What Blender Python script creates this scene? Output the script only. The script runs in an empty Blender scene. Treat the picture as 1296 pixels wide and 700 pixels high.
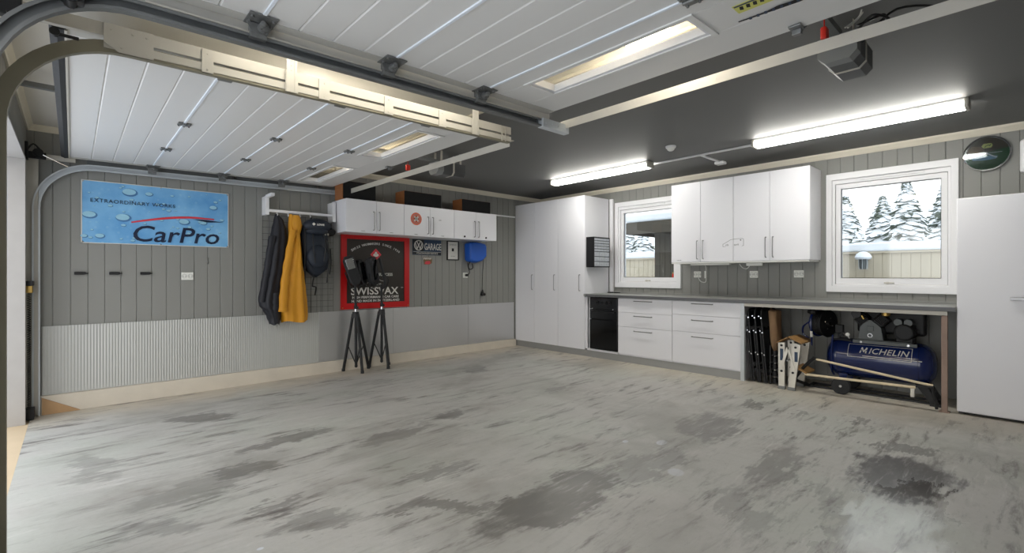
import bpy, bmesh, math, random
from mathutils import Vector, Matrix
random.seed(7)
C = bpy.context.scene.collection
PI = math.pi
V = Vector

# ------------------------------------------------------------------ colour / materials
def lin(c):
    out = []
    for v in c:
        v = v / 255.0
        out.append(v / 12.92 if v <= 0.04045 else ((v + 0.055) / 1.055) ** 2.4)
    return tuple(out) + (1.0,)

def mat(name, rgb, rough=0.5, metal=0.0, var=0.06, nscale=6.0, bump=0.0, bscale=60.0, emit=0.0,
        trans=0.0, ior=1.45, coat=0.0, stretch=(1, 1, 1), rvar=0.0, spec=0.5):
    m = bpy.data.materials.new(name); m.use_nodes = True
    nt = m.node_tree; N = nt.nodes; L = nt.links
    b = N['Principled BSDF']
    col = lin(rgb)
    tc = N.new('ShaderNodeTexCoord'); mp = N.new('ShaderNodeMapping'); mp.inputs['Scale'].default_value = stretch
    L.new(tc.outputs['Object'], mp.inputs['Vector'])
    nz = N.new('ShaderNodeTexNoise'); nz.inputs['Scale'].default_value = nscale; nz.inputs['Detail'].default_value = 5
    L.new(mp.outputs[0], nz.inputs['Vector'])
    mx = N.new('ShaderNodeMix'); mx.data_type = 'RGBA'
    mx.inputs[6].default_value = tuple(max(0, c * (1 - var)) for c in col[:3]) + (1,)
    mx.inputs[7].default_value = tuple(min(1, c * (1 + var)) for c in col[:3]) + (1,)
    L.new(nz.outputs['Fac'], mx.inputs[0]); L.new(mx.outputs[2], b.inputs['Base Color'])
    b.inputs['Metallic'].default_value = metal; b.inputs['IOR'].default_value = ior
    b.inputs['Specular IOR Level'].default_value = spec
    if rvar:
        mr = N.new('ShaderNodeMapRange'); L.new(nz.outputs['Fac'], mr.inputs[0])
        mr.inputs[1].default_value = 0.3; mr.inputs[2].default_value = 0.7
        mr.inputs[3].default_value = rough - rvar; mr.inputs[4].default_value = rough + rvar
        L.new(mr.outputs[0], b.inputs['Roughness'])
    else:
        b.inputs['Roughness'].default_value = rough
    if trans: b.inputs['Transmission Weight'].default_value = trans
    if coat: b.inputs['Coat Weight'].default_value = coat
    if emit:
        b.inputs['Emission Color'].default_value = col; b.inputs['Emission Strength'].default_value = emit
    if bump:
        n2 = N.new('ShaderNodeTexNoise'); n2.inputs['Scale'].default_value = bscale; n2.inputs['Detail'].default_value = 4
        L.new(mp.outputs[0], n2.inputs['Vector'])
        bp = N.new('ShaderNodeBump'); bp.inputs['Strength'].default_value = bump; bp.inputs['Distance'].default_value = 0.01
        L.new(n2.outputs['Fac'], bp.inputs['Height']); L.new(bp.outputs[0], b.inputs['Normal'])
    return m

m_wall = mat('grey_panel_paint', (136, 136, 132), 0.55, var=0.04, nscale=2, bump=0.05, bscale=120, stretch=(1, 1, .15))
m_ceil = mat('dark_ceiling_paint', (104, 104, 103), 0.6, var=0.03, nscale=1.5, bump=0.04, bscale=90)
m_ceil2 = mat('pale_ceiling_paint', (222, 219, 211), 0.6, var=0.03, nscale=1.5)
m_cornice = mat('cream_trim_paint', (214, 207, 190), 0.45, var=0.03)
m_white = mat('white_foil', (224, 224, 228), 0.32, var=0.012, nscale=1.3, rvar=0.04)
m_white2 = mat('white_lacquer', (222, 222, 222), 0.4, var=0.02)
m_trimw = mat('white_window_paint', (228, 228, 230), 0.35, var=0.015)
m_jamb = mat('grey_white_jamb_board', (166, 163, 160), 0.6, var=0.08, nscale=8)
m_steelh = mat('brushed_steel_handle', (150, 150, 150), 0.35, 0.9, var=0.05)
m_greyp = mat('grey_plinth', (150, 150, 148), 0.5, 0.2, var=0.05)
m_top = mat('grey_worktop', (142, 143, 140), 0.45, var=0.08, nscale=30)
m_topedge = mat('dark_worktop_edge', (92, 93, 95), 0.4, var=0.05)
m_concp = mat('pale_concrete_plinth', (206, 198, 184), 0.8, var=0.14, nscale=5, bump=0.15, bscale=40)
m_tan = mat('tan_timber', (176, 142, 104), 0.75, var=0.2, nscale=7, bump=0.1)
m_alu = mat('aluminium_sheet', (206, 206, 206), 0.33, 0.8, var=0.05, nscale=1.2, rvar=0.0, stretch=(1, 1, .3))
m_alur = mat('ribbed_aluminium', (184, 185, 182), 0.5, 0.25, var=0.07, nscale=3, stretch=(1, 1, .2))
m_galv = mat('galvanised_steel', (192, 197, 200), 0.42, 0.2, var=0.12, nscale=14, rvar=0.08)
m_galvo = mat('zinc_rail_warm_reflection', (134, 129, 112), 0.45, 0.3, var=0.08, nscale=6)  # yellowish tint of reflected light put into the zinc colour
m_galvd = mat('dark_galvanised_steel', (120, 122, 122), 0.45, 0.45, var=0.12, nscale=12, rvar=0.08)
m_galvw = mat('pale_zinc_rail', (190, 186, 176), 0.5, 0.25, var=0.05, nscale=8)
m_hinge = mat('zinc_hinge', (128, 129, 128), 0.4, 0.55, var=0.25, nscale=60)
m_door = mat('white_door_steel', (218, 217, 215), 0.38, var=0.015, nscale=2, bump=0.06, bscale=300)
m_doore = mat('door_end_cap', (186, 184, 178), 0.45, 0.0, var=0.06)
m_seam = mat('white_pvc_seam', (226, 232, 240), 0.4, var=0.02)
m_rubber = mat('black_rubber', (38, 39, 41), 0.7, var=0.25, nscale=20)
m_black = mat('black_plastic', (20, 20, 22), 0.5, var=0.1)
m_blackm = mat('black_powder_coat', (24, 25, 27), 0.55, var=0.1)
m_gloss = mat('black_oven_glass', (8, 9, 11), 0.12, var=0.05)
m_red = mat('red_enamel', (186, 16, 18), 0.4, var=0.05)
m_poster = mat('dark_brown_poster', (40, 34, 28), 0.45, var=0.1)
m_print = mat('white_print', (212, 210, 204), 0.5, var=0.03)
m_navy = mat('navy_print', (18, 30, 58), 0.5, var=0.04)
m_redp = mat('red_print', (206, 58, 70), 0.5, var=0.03)
m_orange = mat('orange_print', (206, 92, 58), 0.5, var=0.05)
m_dkprint = mat('black_print', (26, 26, 28), 0.6, var=0.03)
m_vw = mat('navy_tin', (36, 56, 82), 0.45, var=0.12, nscale=14)
m_vwd = mat('dark_tin', (20, 24, 30), 0.45, var=0.12, nscale=14)
m_wood = mat('speaker_wood', (150, 96, 56), 0.5, var=0.2, nscale=9, stretch=(1, 1, 6))
m_grille = mat('speaker_cloth', (14, 14, 15), 0.9, var=0.2, nscale=200)
m_jack = mat('black_quilted_nylon', (24, 26, 34), 0.6, var=0.2, nscale=10, bump=0.3, bscale=22)
m_yel = mat('mustard_workwear', (196, 136, 28), 0.65, var=0.13, nscale=7, bump=0.35, bscale=16)
m_pack = mat('navy_nylon', (30, 38, 50), 0.6, var=0.2, nscale=12, bump=0.2, bscale=40)
m_blue = mat('blue_tank_paint', (17, 34, 86), 0.22, var=0.06, nscale=3, coat=0.5)
m_bluep = mat('bright_blue_plastic', (26, 84, 176), 0.4, var=0.1)
m_castg = mat('grey_cast_iron', (92, 96, 96), 0.5, 0.2, var=0.12, nscale=12)
m_rust = mat('rusty_primer', (150, 128, 116), 0.7, 0.1, var=0.25, nscale=9, bump=0.1)
m_pine = mat('pale_pine', (214, 198, 168), 0.55, var=0.12, nscale=4, stretch=(4, .4, 4))
m_alad = mat('ladder_aluminium', (206, 202, 192), 0.4, 0.35, var=0.08, nscale=10)
m_ply = mat('brown_plywood', (150, 114, 68), 0.6, var=0.2, nscale=8, stretch=(1, 6, 1))
m_canvas = mat('tan_canvas', (124, 98, 72), 0.85, var=0.15, nscale=9, bump=0.2)
m_brass = mat('brass', (176, 146, 84), 0.35, 0.9)
m_sock = mat('white_socket_plastic', (232, 232, 226), 0.4, var=0.01)
m_cable = mat('white_cable', (216, 216, 212), 0.5, var=0.02)
m_snow = mat('snow', (243, 246, 250), 0.9, var=0.02, nscale=3, bump=0.2, bscale=6)
m_fence = mat('beige_fence_boards', (192, 181, 160), 0.7, var=0.05, nscale=5, stretch=(1, 1, .2))
m_shed = mat('dark_brown_cladding', (86, 80, 70), 0.8, var=0.15, nscale=4, stretch=(1, 1, .3))
m_chrome = mat('chrome', (214, 214, 214), 0.15, 1.0)
m_apron = mat('tan_concrete_apron', (200, 180, 150), 0.8, var=0.1, nscale=4)
m_orgclear = mat('clear_plastic_drawer', (176, 180, 186), 0.25, var=0.25, nscale=30)
m_tube = mat('lit_tube_diffuser', (255, 252, 244), 0.5, var=0.0, emit=13.0)
m_tubew = mat('lit_warm_tube_diffuser', (255, 248, 232), 0.5, var=0.0, emit=5.0)
m_bulk = mat('lit_bulkhead_diffuser', (255, 246, 228), 0.5, var=0.0, emit=12.0)
m_valance = mat('under_cabinet_white', (226, 226, 222), 0.4, var=0.01)
m_redh = mat('red_plastic', (196, 44, 32), 0.4, var=0.05)
m_openg = mat('grey_opener_plastic', (120, 122, 122), 0.4, var=0.05)
m_opend = mat('dark_opener_plastic', (64, 65, 66), 0.45, var=0.05)
m_mesh = mat('dark_wire', (70, 70, 68), 0.5, 0.3)
m_clockg = mat('clock_green', (40, 84, 44), 0.2, var=0.2, nscale=12)
m_clockb = mat('clock_brown', (74, 62, 44), 0.2, var=0.4, nscale=14)
m_clockbl = mat('clock_blue', (120, 160, 184), 0.25, var=0.25, nscale=30)
m_lime = mat('yellow_print', (206, 206, 110), 0.5, var=0.05)
m_springs = mat('oily_spring_steel', (48, 46, 44), 0.4, 0.8, var=0.3, nscale=40)

def banner_mat():
    m = bpy.data.materials.new('blue_water_banner'); m.use_nodes = True
    nt = m.node_tree; N = nt.nodes; L = nt.links; b = N['Principled BSDF']
    tc = N.new('ShaderNodeTexCoord')
    n1 = N.new('ShaderNodeTexNoise'); n1.inputs['Scale'].default_value = 3.5; n1.inputs['Detail'].default_value = 6
    L.new(tc.outputs['Object'], n1.inputs['Vector'])
    r1 = N.new('ShaderNodeValToRGB'); r1.color_ramp.elements[0].position = .3; r1.color_ramp.elements[1].position = .72
    r1.color_ramp.elements[0].color = lin((84, 150, 208)); r1.color_ramp.elements[1].color = lin((138, 196, 234))
    L.new(n1.outputs['Fac'], r1.inputs[0])
    vo = N.new('ShaderNodeTexVoronoi'); vo.inputs['Scale'].default_value = 16; L.new(tc.outputs['Object'], vo.inputs['Vector'])
    mr = N.new('ShaderNodeMapRange'); mr.inputs[1].default_value = .12; mr.inputs[2].default_value = .22; mr.inputs[3].default_value = .35; mr.inputs[4].default_value = 0
    L.new(vo.outputs['Distance'], mr.inputs[0])
    n2 = N.new('ShaderNodeTexNoise'); n2.inputs['Scale'].default_value = 4; L.new(tc.outputs['Object'], n2.inputs['Vector'])
    m2 = N.new('ShaderNodeMath'); m2.operation = 'MULTIPLY'; L.new(mr.outputs[0], m2.inputs[0]); L.new(n2.outputs['Fac'], m2.inputs[1])
    mx = N.new('ShaderNodeMix'); mx.data_type = 'RGBA'; L.new(m2.outputs[0], mx.inputs[0]); L.new(r1.outputs[0], mx.inputs[6])
    mx.inputs[7].default_value = lin((176, 214, 228)); L.new(mx.outputs[2], b.inputs['Base Color'])
    b.inputs['Roughness'].default_value = .45
    return m
m_banner = banner_mat()
m_drop = mat('water_drop_print', (150, 198, 220), 0.4, var=0.15, nscale=20)
m_dropd = mat('water_drop_dark_print', (70, 118, 168), 0.4, var=0.1, nscale=20)

def foliage_mat():
    m = bpy.data.materials.new('snowy_spruce'); m.use_nodes = True
    nt = m.node_tree; N = nt.nodes; L = nt.links; b = N['Principled BSDF']
    ge = N.new('ShaderNodeNewGeometry'); sx = N.new('ShaderNodeSeparateXYZ'); L.new(ge.outputs['True Normal'], sx.inputs[0])
    tc = N.new('ShaderNodeTexCoord'); nz = N.new('ShaderNodeTexNoise'); nz.inputs['Scale'].default_value = 2.2; nz.inputs['Detail'].default_value = 6
    L.new(tc.outputs['Object'], nz.inputs['Vector'])
    ad = N.new('ShaderNodeMath'); ad.operation = 'MULTIPLY_ADD'; L.new(nz.outputs['Fac'], ad.inputs[0]); ad.inputs[1].default_value = 2.4
    ab = N.new('ShaderNodeMath'); ab.operation = 'MULTIPLY_ADD'; L.new(sx.outputs['Z'], ab.inputs[0]); ab.inputs[1].default_value = .55; ab.inputs[2].default_value = -1.15
    L.new(ab.outputs[0], ad.inputs[2])
    r = N.new('ShaderNodeValToRGB'); r.color_ramp.elements[0].position = .12; r.color_ramp.elements[1].position = .26
    r.color_ramp.elements[0].color = lin((84, 92, 80)); r.color_ramp.elements[1].color = lin((240, 243, 248))
    L.new(ad.outputs[0], r.inputs[0]); L.new(r.outputs[0], b.inputs['Base Color']); b.inputs['Roughness'].default_value = .9
    return m
m_spruce = foliage_mat()
m_bark = mat('bark', (70, 58, 48), 0.9, var=0.3)

def glass_mat(name, rough=0.0, tint=(255, 255, 255), bump=0.0):
    m = bpy.data.materials.new(name); m.use_nodes = True
    nt = m.node_tree; N = nt.nodes; L = nt.links
    N.remove(N['Principled BSDF']); out = N['Material Output']
    tr = N.new('ShaderNodeBsdfTransparent'); tr.inputs[0].default_value = lin(tint)
    gl = N.new('ShaderNodeBsdfGlossy'); gl.inputs['Roughness'].default_value = rough
    nz = N.new('ShaderNodeTexNoise'); nz.inputs['Scale'].default_value = 3
    fr = N.new('ShaderNodeFresnel'); fr.inputs['IOR'].default_value = 1.5
    mu = N.new('ShaderNodeMath'); mu.operation = 'MULTIPLY'; mu.inputs[1].default_value = 1.2
    L.new(fr.outputs[0], mu.inputs[0])
    ms = N.new('ShaderNodeMixShader'); L.new(mu.outputs[0], ms.inputs[0]); L.new(tr.outputs[0], ms.inputs[1]); L.new(gl.outputs[0], ms.inputs[2])
    L.new(ms.outputs[0], out.inputs[0])
    return m
m_glass = glass_mat('window_glass', 0.02, (224, 228, 230))
def acrylic_mat():
    m = bpy.data.materials.new('ribbed_acrylic'); m.use_nodes = True
    nt = m.node_tree; N = nt.nodes; L = nt.links; N.remove(N['Principled BSDF']); out = N['Material Output']
    tc = N.new('ShaderNodeTexCoord'); mp = N.new('ShaderNodeMapping'); mp.inputs['Scale'].default_value = (60, 1, 1); L.new(tc.outputs['Object'], mp.inputs[0])
    nz = N.new('ShaderNodeTexNoise'); nz.inputs['Scale'].default_value = 1.2; L.new(mp.outputs[0], nz.inputs['Vector'])
    mr = N.new('ShaderNodeMapRange'); L.new(nz.outputs['Fac'], mr.inputs[0]); mr.inputs[3].default_value = .08; mr.inputs[4].default_value = .28
    tr = N.new('ShaderNodeBsdfTransparent'); tr.inputs[0].default_value = lin((250, 248, 242))
    tl = N.new('ShaderNodeBsdfTranslucent'); tl.inputs[0].default_value = lin((240, 237, 230))
    ms = N.new('ShaderNodeMixShader'); L.new(mr.outputs[0], ms.inputs[0]); L.new(tr.outputs[0], ms.inputs[1]); L.new(tl.outputs[0], ms.inputs[2]); L.new(ms.outputs[0], out.inputs[0])
    return m
m_acryl = acrylic_mat()

def floor_mat():
    m = bpy.data.materials.new('stained_concrete'); m.use_nodes = True
    nt = m.node_tree; N = nt.nodes; L = nt.links; b = N['Principled BSDF']
    tc = N.new('ShaderNodeTexCoord')
    def noise(scale, detail=6, stretch=(1, 1, 1), rot=0.0, rough=.55, dist=0.0):
        mp = N.new('ShaderNodeMapping'); mp.inputs['Scale'].default_value = stretch; mp.inputs['Rotation'].default_value = (0, 0, rot)
        L.new(tc.outputs['Object'], mp.inputs[0])
        n = N.new('ShaderNodeTexNoise'); n.inputs['Scale'].default_value = scale; n.inputs['Detail'].default_value = detail
        n.inputs['Roughness'].default_value = rough; n.inputs['Distortion'].default_value = dist
        L.new(mp.outputs[0], n.inputs['Vector']); return n
    def rng(s, a, bb, c, d, smooth=True):
        r = N.new('ShaderNodeMapRange'); r.interpolation_type = 'SMOOTHSTEP' if smooth else 'LINEAR'
        L.new(s, r.inputs[0])
        for i, v in enumerate((a, bb, c, d)): r.inputs[1 + i].default_value = v
        return r.outputs[0]
    def mth(op, a, bb):
        q = N.new('ShaderNodeMath'); q.operation = op
        for i, v in enumerate((a, bb)):
            if isinstance(v, (int, float)): q.inputs[i].default_value = v
            else: L.new(v, q.inputs[i])
        return q.outputs[0]
    def mix(fac, a, bb):
        q = N.new('ShaderNodeMix'); q.data_type = 'RGBA'
        if isinstance(fac, (int, float)): q.inputs[0].default_value = fac
        else: L.new(fac, q.inputs[0])
        for i, v in ((6, a), (7, bb)):
            if isinstance(v, tuple): q.inputs[i].default_value = v
            else: L.new(v, q.inputs[i])
        return q.outputs[2]
    base = mix(noise(.5, 4).outputs['Fac'], lin((174, 176, 171)), lin((184, 180, 176)))
    g = noise(.9, 3, rot=.4)
    base = mix(rng(g.outputs['Fac'], .45, .65, 0, .7), base, lin((178, 182, 174)))
    # mop streaks, mostly along the driving direction
    st = noise(2.6, 9, (.55, 2.6, 1), .12, .68, .6)
    base = mix(rng(st.outputs['Fac'], .52, .70, 0, .5), base, lin((118, 114, 110)))
    st2 = noise(1.3, 8, (1, 1.5, 1), -.35, .6, .2)
    base = mix(rng(st2.outputs['Fac'], .56, .68, 0, .38), base, lin((138, 130, 124)))
    li = noise(2.2, 8, (.5, 2.4, 1), .1, .65, .4)
    base = mix(rng(li.outputs['Fac'], .58, .75, 0, .35), base, lin((216, 213, 208)))
    fine = noise(38, 4, (1, 1, 1), 0, .7)
    base = mix(rng(fine.outputs['Fac'], .35, .7, 0, .22, False), base, lin((156, 153, 147)))
    # warped coordinates for the individual stains
    wn = noise(3.2, 5, (1, 1, 1), 0, .6); wn2 = noise(14, 4, (.5, 2.5, 1), .2, .6)
    sub = N.new('ShaderNodeVectorMath'); sub.operation = 'SUBTRACT'; L.new(wn.outputs['Color'], sub.inputs[0]); sub.inputs[1].default_value = (.5, .5, .5)
    scl = N.new('ShaderNodeVectorMath'); scl.operation = 'SCALE'; L.new(sub.outputs[0], scl.inputs[0]); scl.inputs['Scale'].default_value = .55
    sub2 = N.new('ShaderNodeVectorMath'); sub2.operation = 'SUBTRACT'; L.new(wn2.outputs['Color'], sub2.inputs[0]); sub2.inputs[1].default_value = (.5, .5, .5)
    scl2 = N.new('ShaderNodeVectorMath'); scl2.operation = 'SCALE'; L.new(sub2.outputs[0], scl2.inputs[0]); scl2.inputs['Scale'].default_value = .3
    a1 = N.new('ShaderNodeVectorMath'); L.new(tc.outputs['Object'], a1.inputs[0]); L.new(scl.outputs[0], a1.inputs[1])
    a2 = N.new('ShaderNodeVectorMath'); L.new(a1.outputs[0], a2.inputs[0]); L.new(scl2.outputs[0], a2.inputs[1])
    def blob(cx, cy, ax, ay, rot, k):
        mp = N.new('ShaderNodeMapping'); mp.vector_type = 'TEXTURE'
        mp.inputs['Location'].default_value = (cx, cy, 0); mp.inputs['Rotation'].default_value = (0, 0, rot); mp.inputs['Scale'].default_value = (ax, ay, 50)
        L.new(a2.outputs[0], mp.inputs[0])
        ln = N.new('ShaderNodeVectorMath'); ln.operation = 'LENGTH'; L.new(mp.outputs[0], ln.inputs[0])
        return rng(ln.outputs['Value'], .72, 1.12, k, 0)
    acc = None
    STAINS = [  # x, y, half length, half width, rotation, strength
        (.77, 4.9, .30, .17, -.8, .7), (.80, 3.35, .22, .12, -.3, .75), (.55, 3.25, .4, .14, .15, .4), (1.81, 3.3, .36, .13, .3, .55),
        (1.17, 3.75, .40, .12, .2, .6), (3.74, 3.46, .16, .10, .4, .5), (3.68, 1.75, .46, .22, .35, .62), (3.3, 1.12, .45, .14, .15, .5),
        (1.40, 2.10, .34, .07, -.7, .65), (1.95, 1.78, .52, .20, .0, .95), (3.66, .56, .44, .27, -.2, 1.0), (4.2, .62, .22, .08, -.9, .6),
        (4.74, .98, .13, .06, .3, .6), (2.4, 3.42, .2, .13, .5, .6), (3.8, 4.88, .24, .15, .6, .5), (1.69, 2.5, .3, .07, -.1, .45),
        (.89, 2.42, .24, .08, -.2, .4), (2.74, 1.7, .5, .12, -.1, .42), (2.56, 1.0, .3, .12, .3, .35), (.80, 2.73, .12, .06, 0, .5),
        (.33, 2.85, .22, .1, -.5, .35), (4.63, 1.8, .16, .06, .4, .6), (4.66, 1.42, .11, .05, .3, .5), (.1, 4.1, .12, .35, 0, .35), (2.9, .75, .3, .1, .5, .3)]
    for s in STAINS:
        o = blob(*s); acc = o if acc is None else mth('MAXIMUM', acc, o)
    dn = noise(7, 7, (.6, 2, 1), .1, .65)
    accm = mth('MULTIPLY', acc, rng(dn.outputs['Fac'], .25, .5, .7, 1))
    base = mix(mth('MULTIPLY', accm, .93), base, lin((72, 68, 67)))
    # tan dust along the walls
    sep = N.new('ShaderNodeSeparateXYZ'); L.new(a1.outputs[0], sep.inputs[0])
    edge = mth('MAXIMUM', rng(sep.outputs['Y'], 5.2, 5.95, 0, .6), rng(sep.outputs['X'], 4.6, 5.5, 0, .45))
    base = mix(edge, base, lin((204, 190, 168)))
    # small pale drips
    wacc = None
    for s in ((3.12, 1.83, .06, .035, .2, 1.), (2.95, 2.02, .03, .02, .2, 1.), (2.72, 1.5, .06, .05, .5, .6), (.62, 2.35, .015, .012, 0, 1.)):
        mp = N.new('ShaderNodeMapping'); mp.vector_type = 'TEXTURE'
        mp.inputs['Location'].default_value = (s[0], s[1], 0); mp.inputs['Rotation'].default_value = (0, 0, s[4]); mp.inputs['Scale'].default_value = (s[2], s[3], 50)
        L.new(tc.outputs['Object'], mp.inputs[0]); ln = N.new('ShaderNodeVectorMath'); ln.operation = 'LENGTH'; L.new(mp.outputs[0], ln.inputs[0])
        o = rng(ln.outputs['Value'], .8, 1.1, s[5], 0); wacc = o if wacc is None else mth('MAXIMUM', wacc, o)
    base = mix(wacc, base, lin((196, 200, 206)))
    fs = noise(4.2, 9, (.5, 2.6, 1), .22, .72, .35); msk = noise(1.1, 3, (.8, 1.2, 1), .3)
    fm = mth('MULTIPLY', rng(fs.outputs['Fac'], .5, .68, 0, .85), rng(msk.outputs['Fac'], .38, .56, 0, 1))
    base = mix(fm, base, lin((96, 91, 88)))
    lf = noise(9, 7, (.3, 3, 1), .18, .7, .5); ms2 = noise(1.4, 3, (1, 1, 1), 1.0)
    base = mix(mth('MULTIPLY', rng(lf.outputs['Fac'], .52, .7, 0, .55), rng(ms2.outputs['Fac'], .45, .6, 0, 1)), base, lin((206, 204, 200)))
    cl = noise(.7, 5, (1, 1, 1), 2.0, .6, .5)
    base = mix(rng(cl.outputs['Fac'], .48, .66, 0, .45), base, lin((128, 126, 118)))
    sp = noise(24, 5, (.7, 1.6, 1), .1, .7)
    base = mix(rng(sp.outputs['Fac'], .6, .7, 0, .25), base, lin((110, 106, 102)))
    L.new(base, b.inputs['Base Color'])
    rn = noise(3, 6, (.6, 1.6, 1), .2, .6)
    r0 = rng(rn.outputs['Fac'], .3, .7, .44, .62, False)
    wet = blob(2.75, .48, .95, .22, -.05, 1.0)
    rr = mth('SUBTRACT', r0, mth('MULTIPLY', accm, .16)); rr = mth('SUBTRACT', rr, mth('MULTIPLY', wet, .36))
    L.new(mth('MAXIMUM', rr, .14), b.inputs['Roughness'])
    bp = N.new('ShaderNodeBump'); bp.inputs['Strength'].default_value = .08; bp.inputs['Distance'].default_value = .004
    L.new(fine.outputs['Fac'], bp.inputs['Height']); L.new(bp.outputs[0], b.inputs['Normal'])
    return m
m_floor = floor_mat()

# ------------------------------------------------------------------ mesh helpers
def nb(): return bmesh.new()

def box(bm, x0, x1, y0, y1, z0, z1, bev=0.0, mi=0, M=None, seg=2):
    mt = Matrix.Translation(((x0 + x1) / 2, (y0 + y1) / 2, (z0 + z1) / 2)) @ Matrix.Diagonal((abs(x1 - x0), abs(y1 - y0), abs(z1 - z0), 1))
    if M is not None: mt = M @ mt
    t = bmesh.new(); bmesh.ops.create_cube(t, size=1, matrix=mt)
    if bev: bmesh.ops.bevel(t, geom=t.edges[:], offset=bev, segments=seg, affect='EDGES', profile=.5, clamp_overlap=True)
    merge(bm, t, mi)

def merge(bm, t, mi=0):
    vm = {v: bm.verts.new(v.co) for v in t.verts}
    for f in t.faces:
        try:
            nf = bm.faces.new([vm[v] for v in f.verts]); nf.material_index = mi if mi is not None else f.material_index
        except ValueError: pass
    t.free()

def cyl(bm, p0, p1, r, r1=None, seg=16, mi=0):
    p0 = V(p0); p1 = V(p1); d = p1 - p0
    q = V((0, 0, 1)).rotation_difference(d.normalized()).to_matrix().to_4x4()
    t = bmesh.new(); bmesh.ops.create_cone(t, cap_ends=True, segments=seg, radius1=r, radius2=r if r1 is None else r1, depth=d.length,
                                           matrix=Matrix.Translation((p0 + p1) / 2) @ q)
    merge(bm, t, mi)

def sph(bm, c, r, sx=1, sy=1, sz=1, seg=16, mi=0, M=None):
    mt = Matrix.Translation(c) @ (M or Matrix()) @ Matrix.Diagonal((sx * r, sy * r, sz * r, 1))
    t = bmesh.new(); bmesh.ops.create_uvsphere(t, u_segments=seg, v_segments=max(6, seg // 2), radius=1, matrix=mt); merge(bm, t, mi)

def smoothpts(pts, n=6):
    P = [V(p) for p in pts]; out = []
    for i in range(len(P) - 1):
        a = P[max(i - 1, 0)]; b = P[i]; c = P[i + 1]; d = P[min(i + 2, len(P) - 1)]
        for k in range(n):
            t = k / n
            out.append(.5 * ((2 * b) + (c - a) * t + (2 * a - 5 * b + 4 * c - d) * t * t + (3 * b - a - 3 * c + d) * t ** 3))
    out.append(P[-1]); return out

def tube(bm, pts, r, seg=8, mi=0, sm=0):
    P = smoothpts(pts, sm) if sm else [V(p) for p in pts]
    up = None; rings = []
    for i, p in enumerate(P):
        a = P[max(i - 1, 0)]; b = P[min(i + 1, len(P) - 1)]; d = (b - a).normalized()
        if up is None:
            up = V((0, 0, 1)) if abs(d.z) < .9 else V((1, 0, 0))
        u = d.cross(up); u = u.normalized() if u.length > 1e-6 else d.orthogonal().normalized(); up = u.cross(d).normalized()
        rings.append([p + (u * math.cos(2 * PI * k / seg) + up * math.sin(2 * PI * k / seg)) * r for k in range(seg)])
    loft(bm, rings, mi)

def loft(bm, rings, mi=0, caps=True, closed=True):
    R = [[bm.verts.new(p) for p in ring] for ring in rings]; n = len(R[0])
    for a, b in zip(R, R[1:]):
        for k in range(n if closed else n - 1):
            f = bm.faces.new((a[k], a[(k + 1) % n], b[(k + 1) % n], b[k])); f.material_index = mi
    if caps and closed:
        for ring in (R[0][::-1], R[-1]):
            f = bm.faces.new(ring); f.material_index = mi

def prism(bm, poly, axis, a, b, mi=0):
    def q(p, s):
        return V((s, p[0], p[1])) if axis == 'x' else V((p[0], s, p[1])) if axis == 'y' else V((p[0], p[1], s))
    A = [bm.verts.new(q(p, a)) for p in poly]; B = [bm.verts.new(q(p, b)) for p in poly]; n = len(poly)
    for k in range(n):
        f = bm.faces.new((A[k], A[(k + 1) % n], B[(k + 1) % n], B[k])); f.material_index = mi
    f = bm.faces.new(A[::-1]); f.material_index = mi; f = bm.faces.new(B); f.material_index = mi

def lathe(bm, prof, c, ax, seg=32, mi=0):
    c = V(c); ax = V(ax).normalized(); u = ax.orthogonal().normalized(); w = ax.cross(u)
    rings = [[c + ax * h + (u * math.cos(2 * PI * k / seg) + w * math.sin(2 * PI * k / seg)) * max(r, 1e-4) for k in range(seg)] for r, h in prof]
    loft(bm, rings, mi)

def ring_flat(bm, c, r0, r1, M, th=.002, seg=40, mi=0):
    rings = []
    for z, r in ((0, r0), (th, r0), (th, r1), (0, r1)):
        rings.append([M @ V((c[0] + r * math.cos(2 * PI * k / seg), c[1] + r * math.sin(2 * PI * k / seg), z)) for k in range(seg)])
    R = [[bm.verts.new(p) for p in q] for q in rings]
    for i in range(4):
        a = R[i]; b = R[(i + 1) % 4]
        for k in range(seg):
            f = bm.faces.new((a[k], a[(k + 1) % seg], b[(k + 1) % seg], b[k])); f.material_index = mi

def plate(bm, pts, M, th=.002, mi=0):
    A = [bm.verts.new(M @ V((p[0], p[1], 0))) for p in pts]; B = [bm.verts.new(M @ V((p[0], p[1], th))) for p in pts]; n = len(pts)
    for k in range(n):
        f = bm.faces.new((A[k], A[(k + 1) % n], B[(k + 1) % n], B[k])); f.material_index = mi
    f = bm.faces.new(A[::-1]); f.material_index = mi; f = bm.faces.new(B); f.material_index = mi

def stroke(bm, pts, w, M, th=.002, mi=0):
    """a flat line of width w through 2-D points"""
    for (a, b) in zip(pts, pts[1:]):
        a = V(a); b = V(b); d = (b - a)
        if d.length < 1e-6: continue
        d.normalize(); n = V((-d.y, d.x)) * w / 2; e = d * w * .3
        plate(bm, [a - e - n, b + e - n, b + e + n, a - e + n], M, th, mi)

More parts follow.
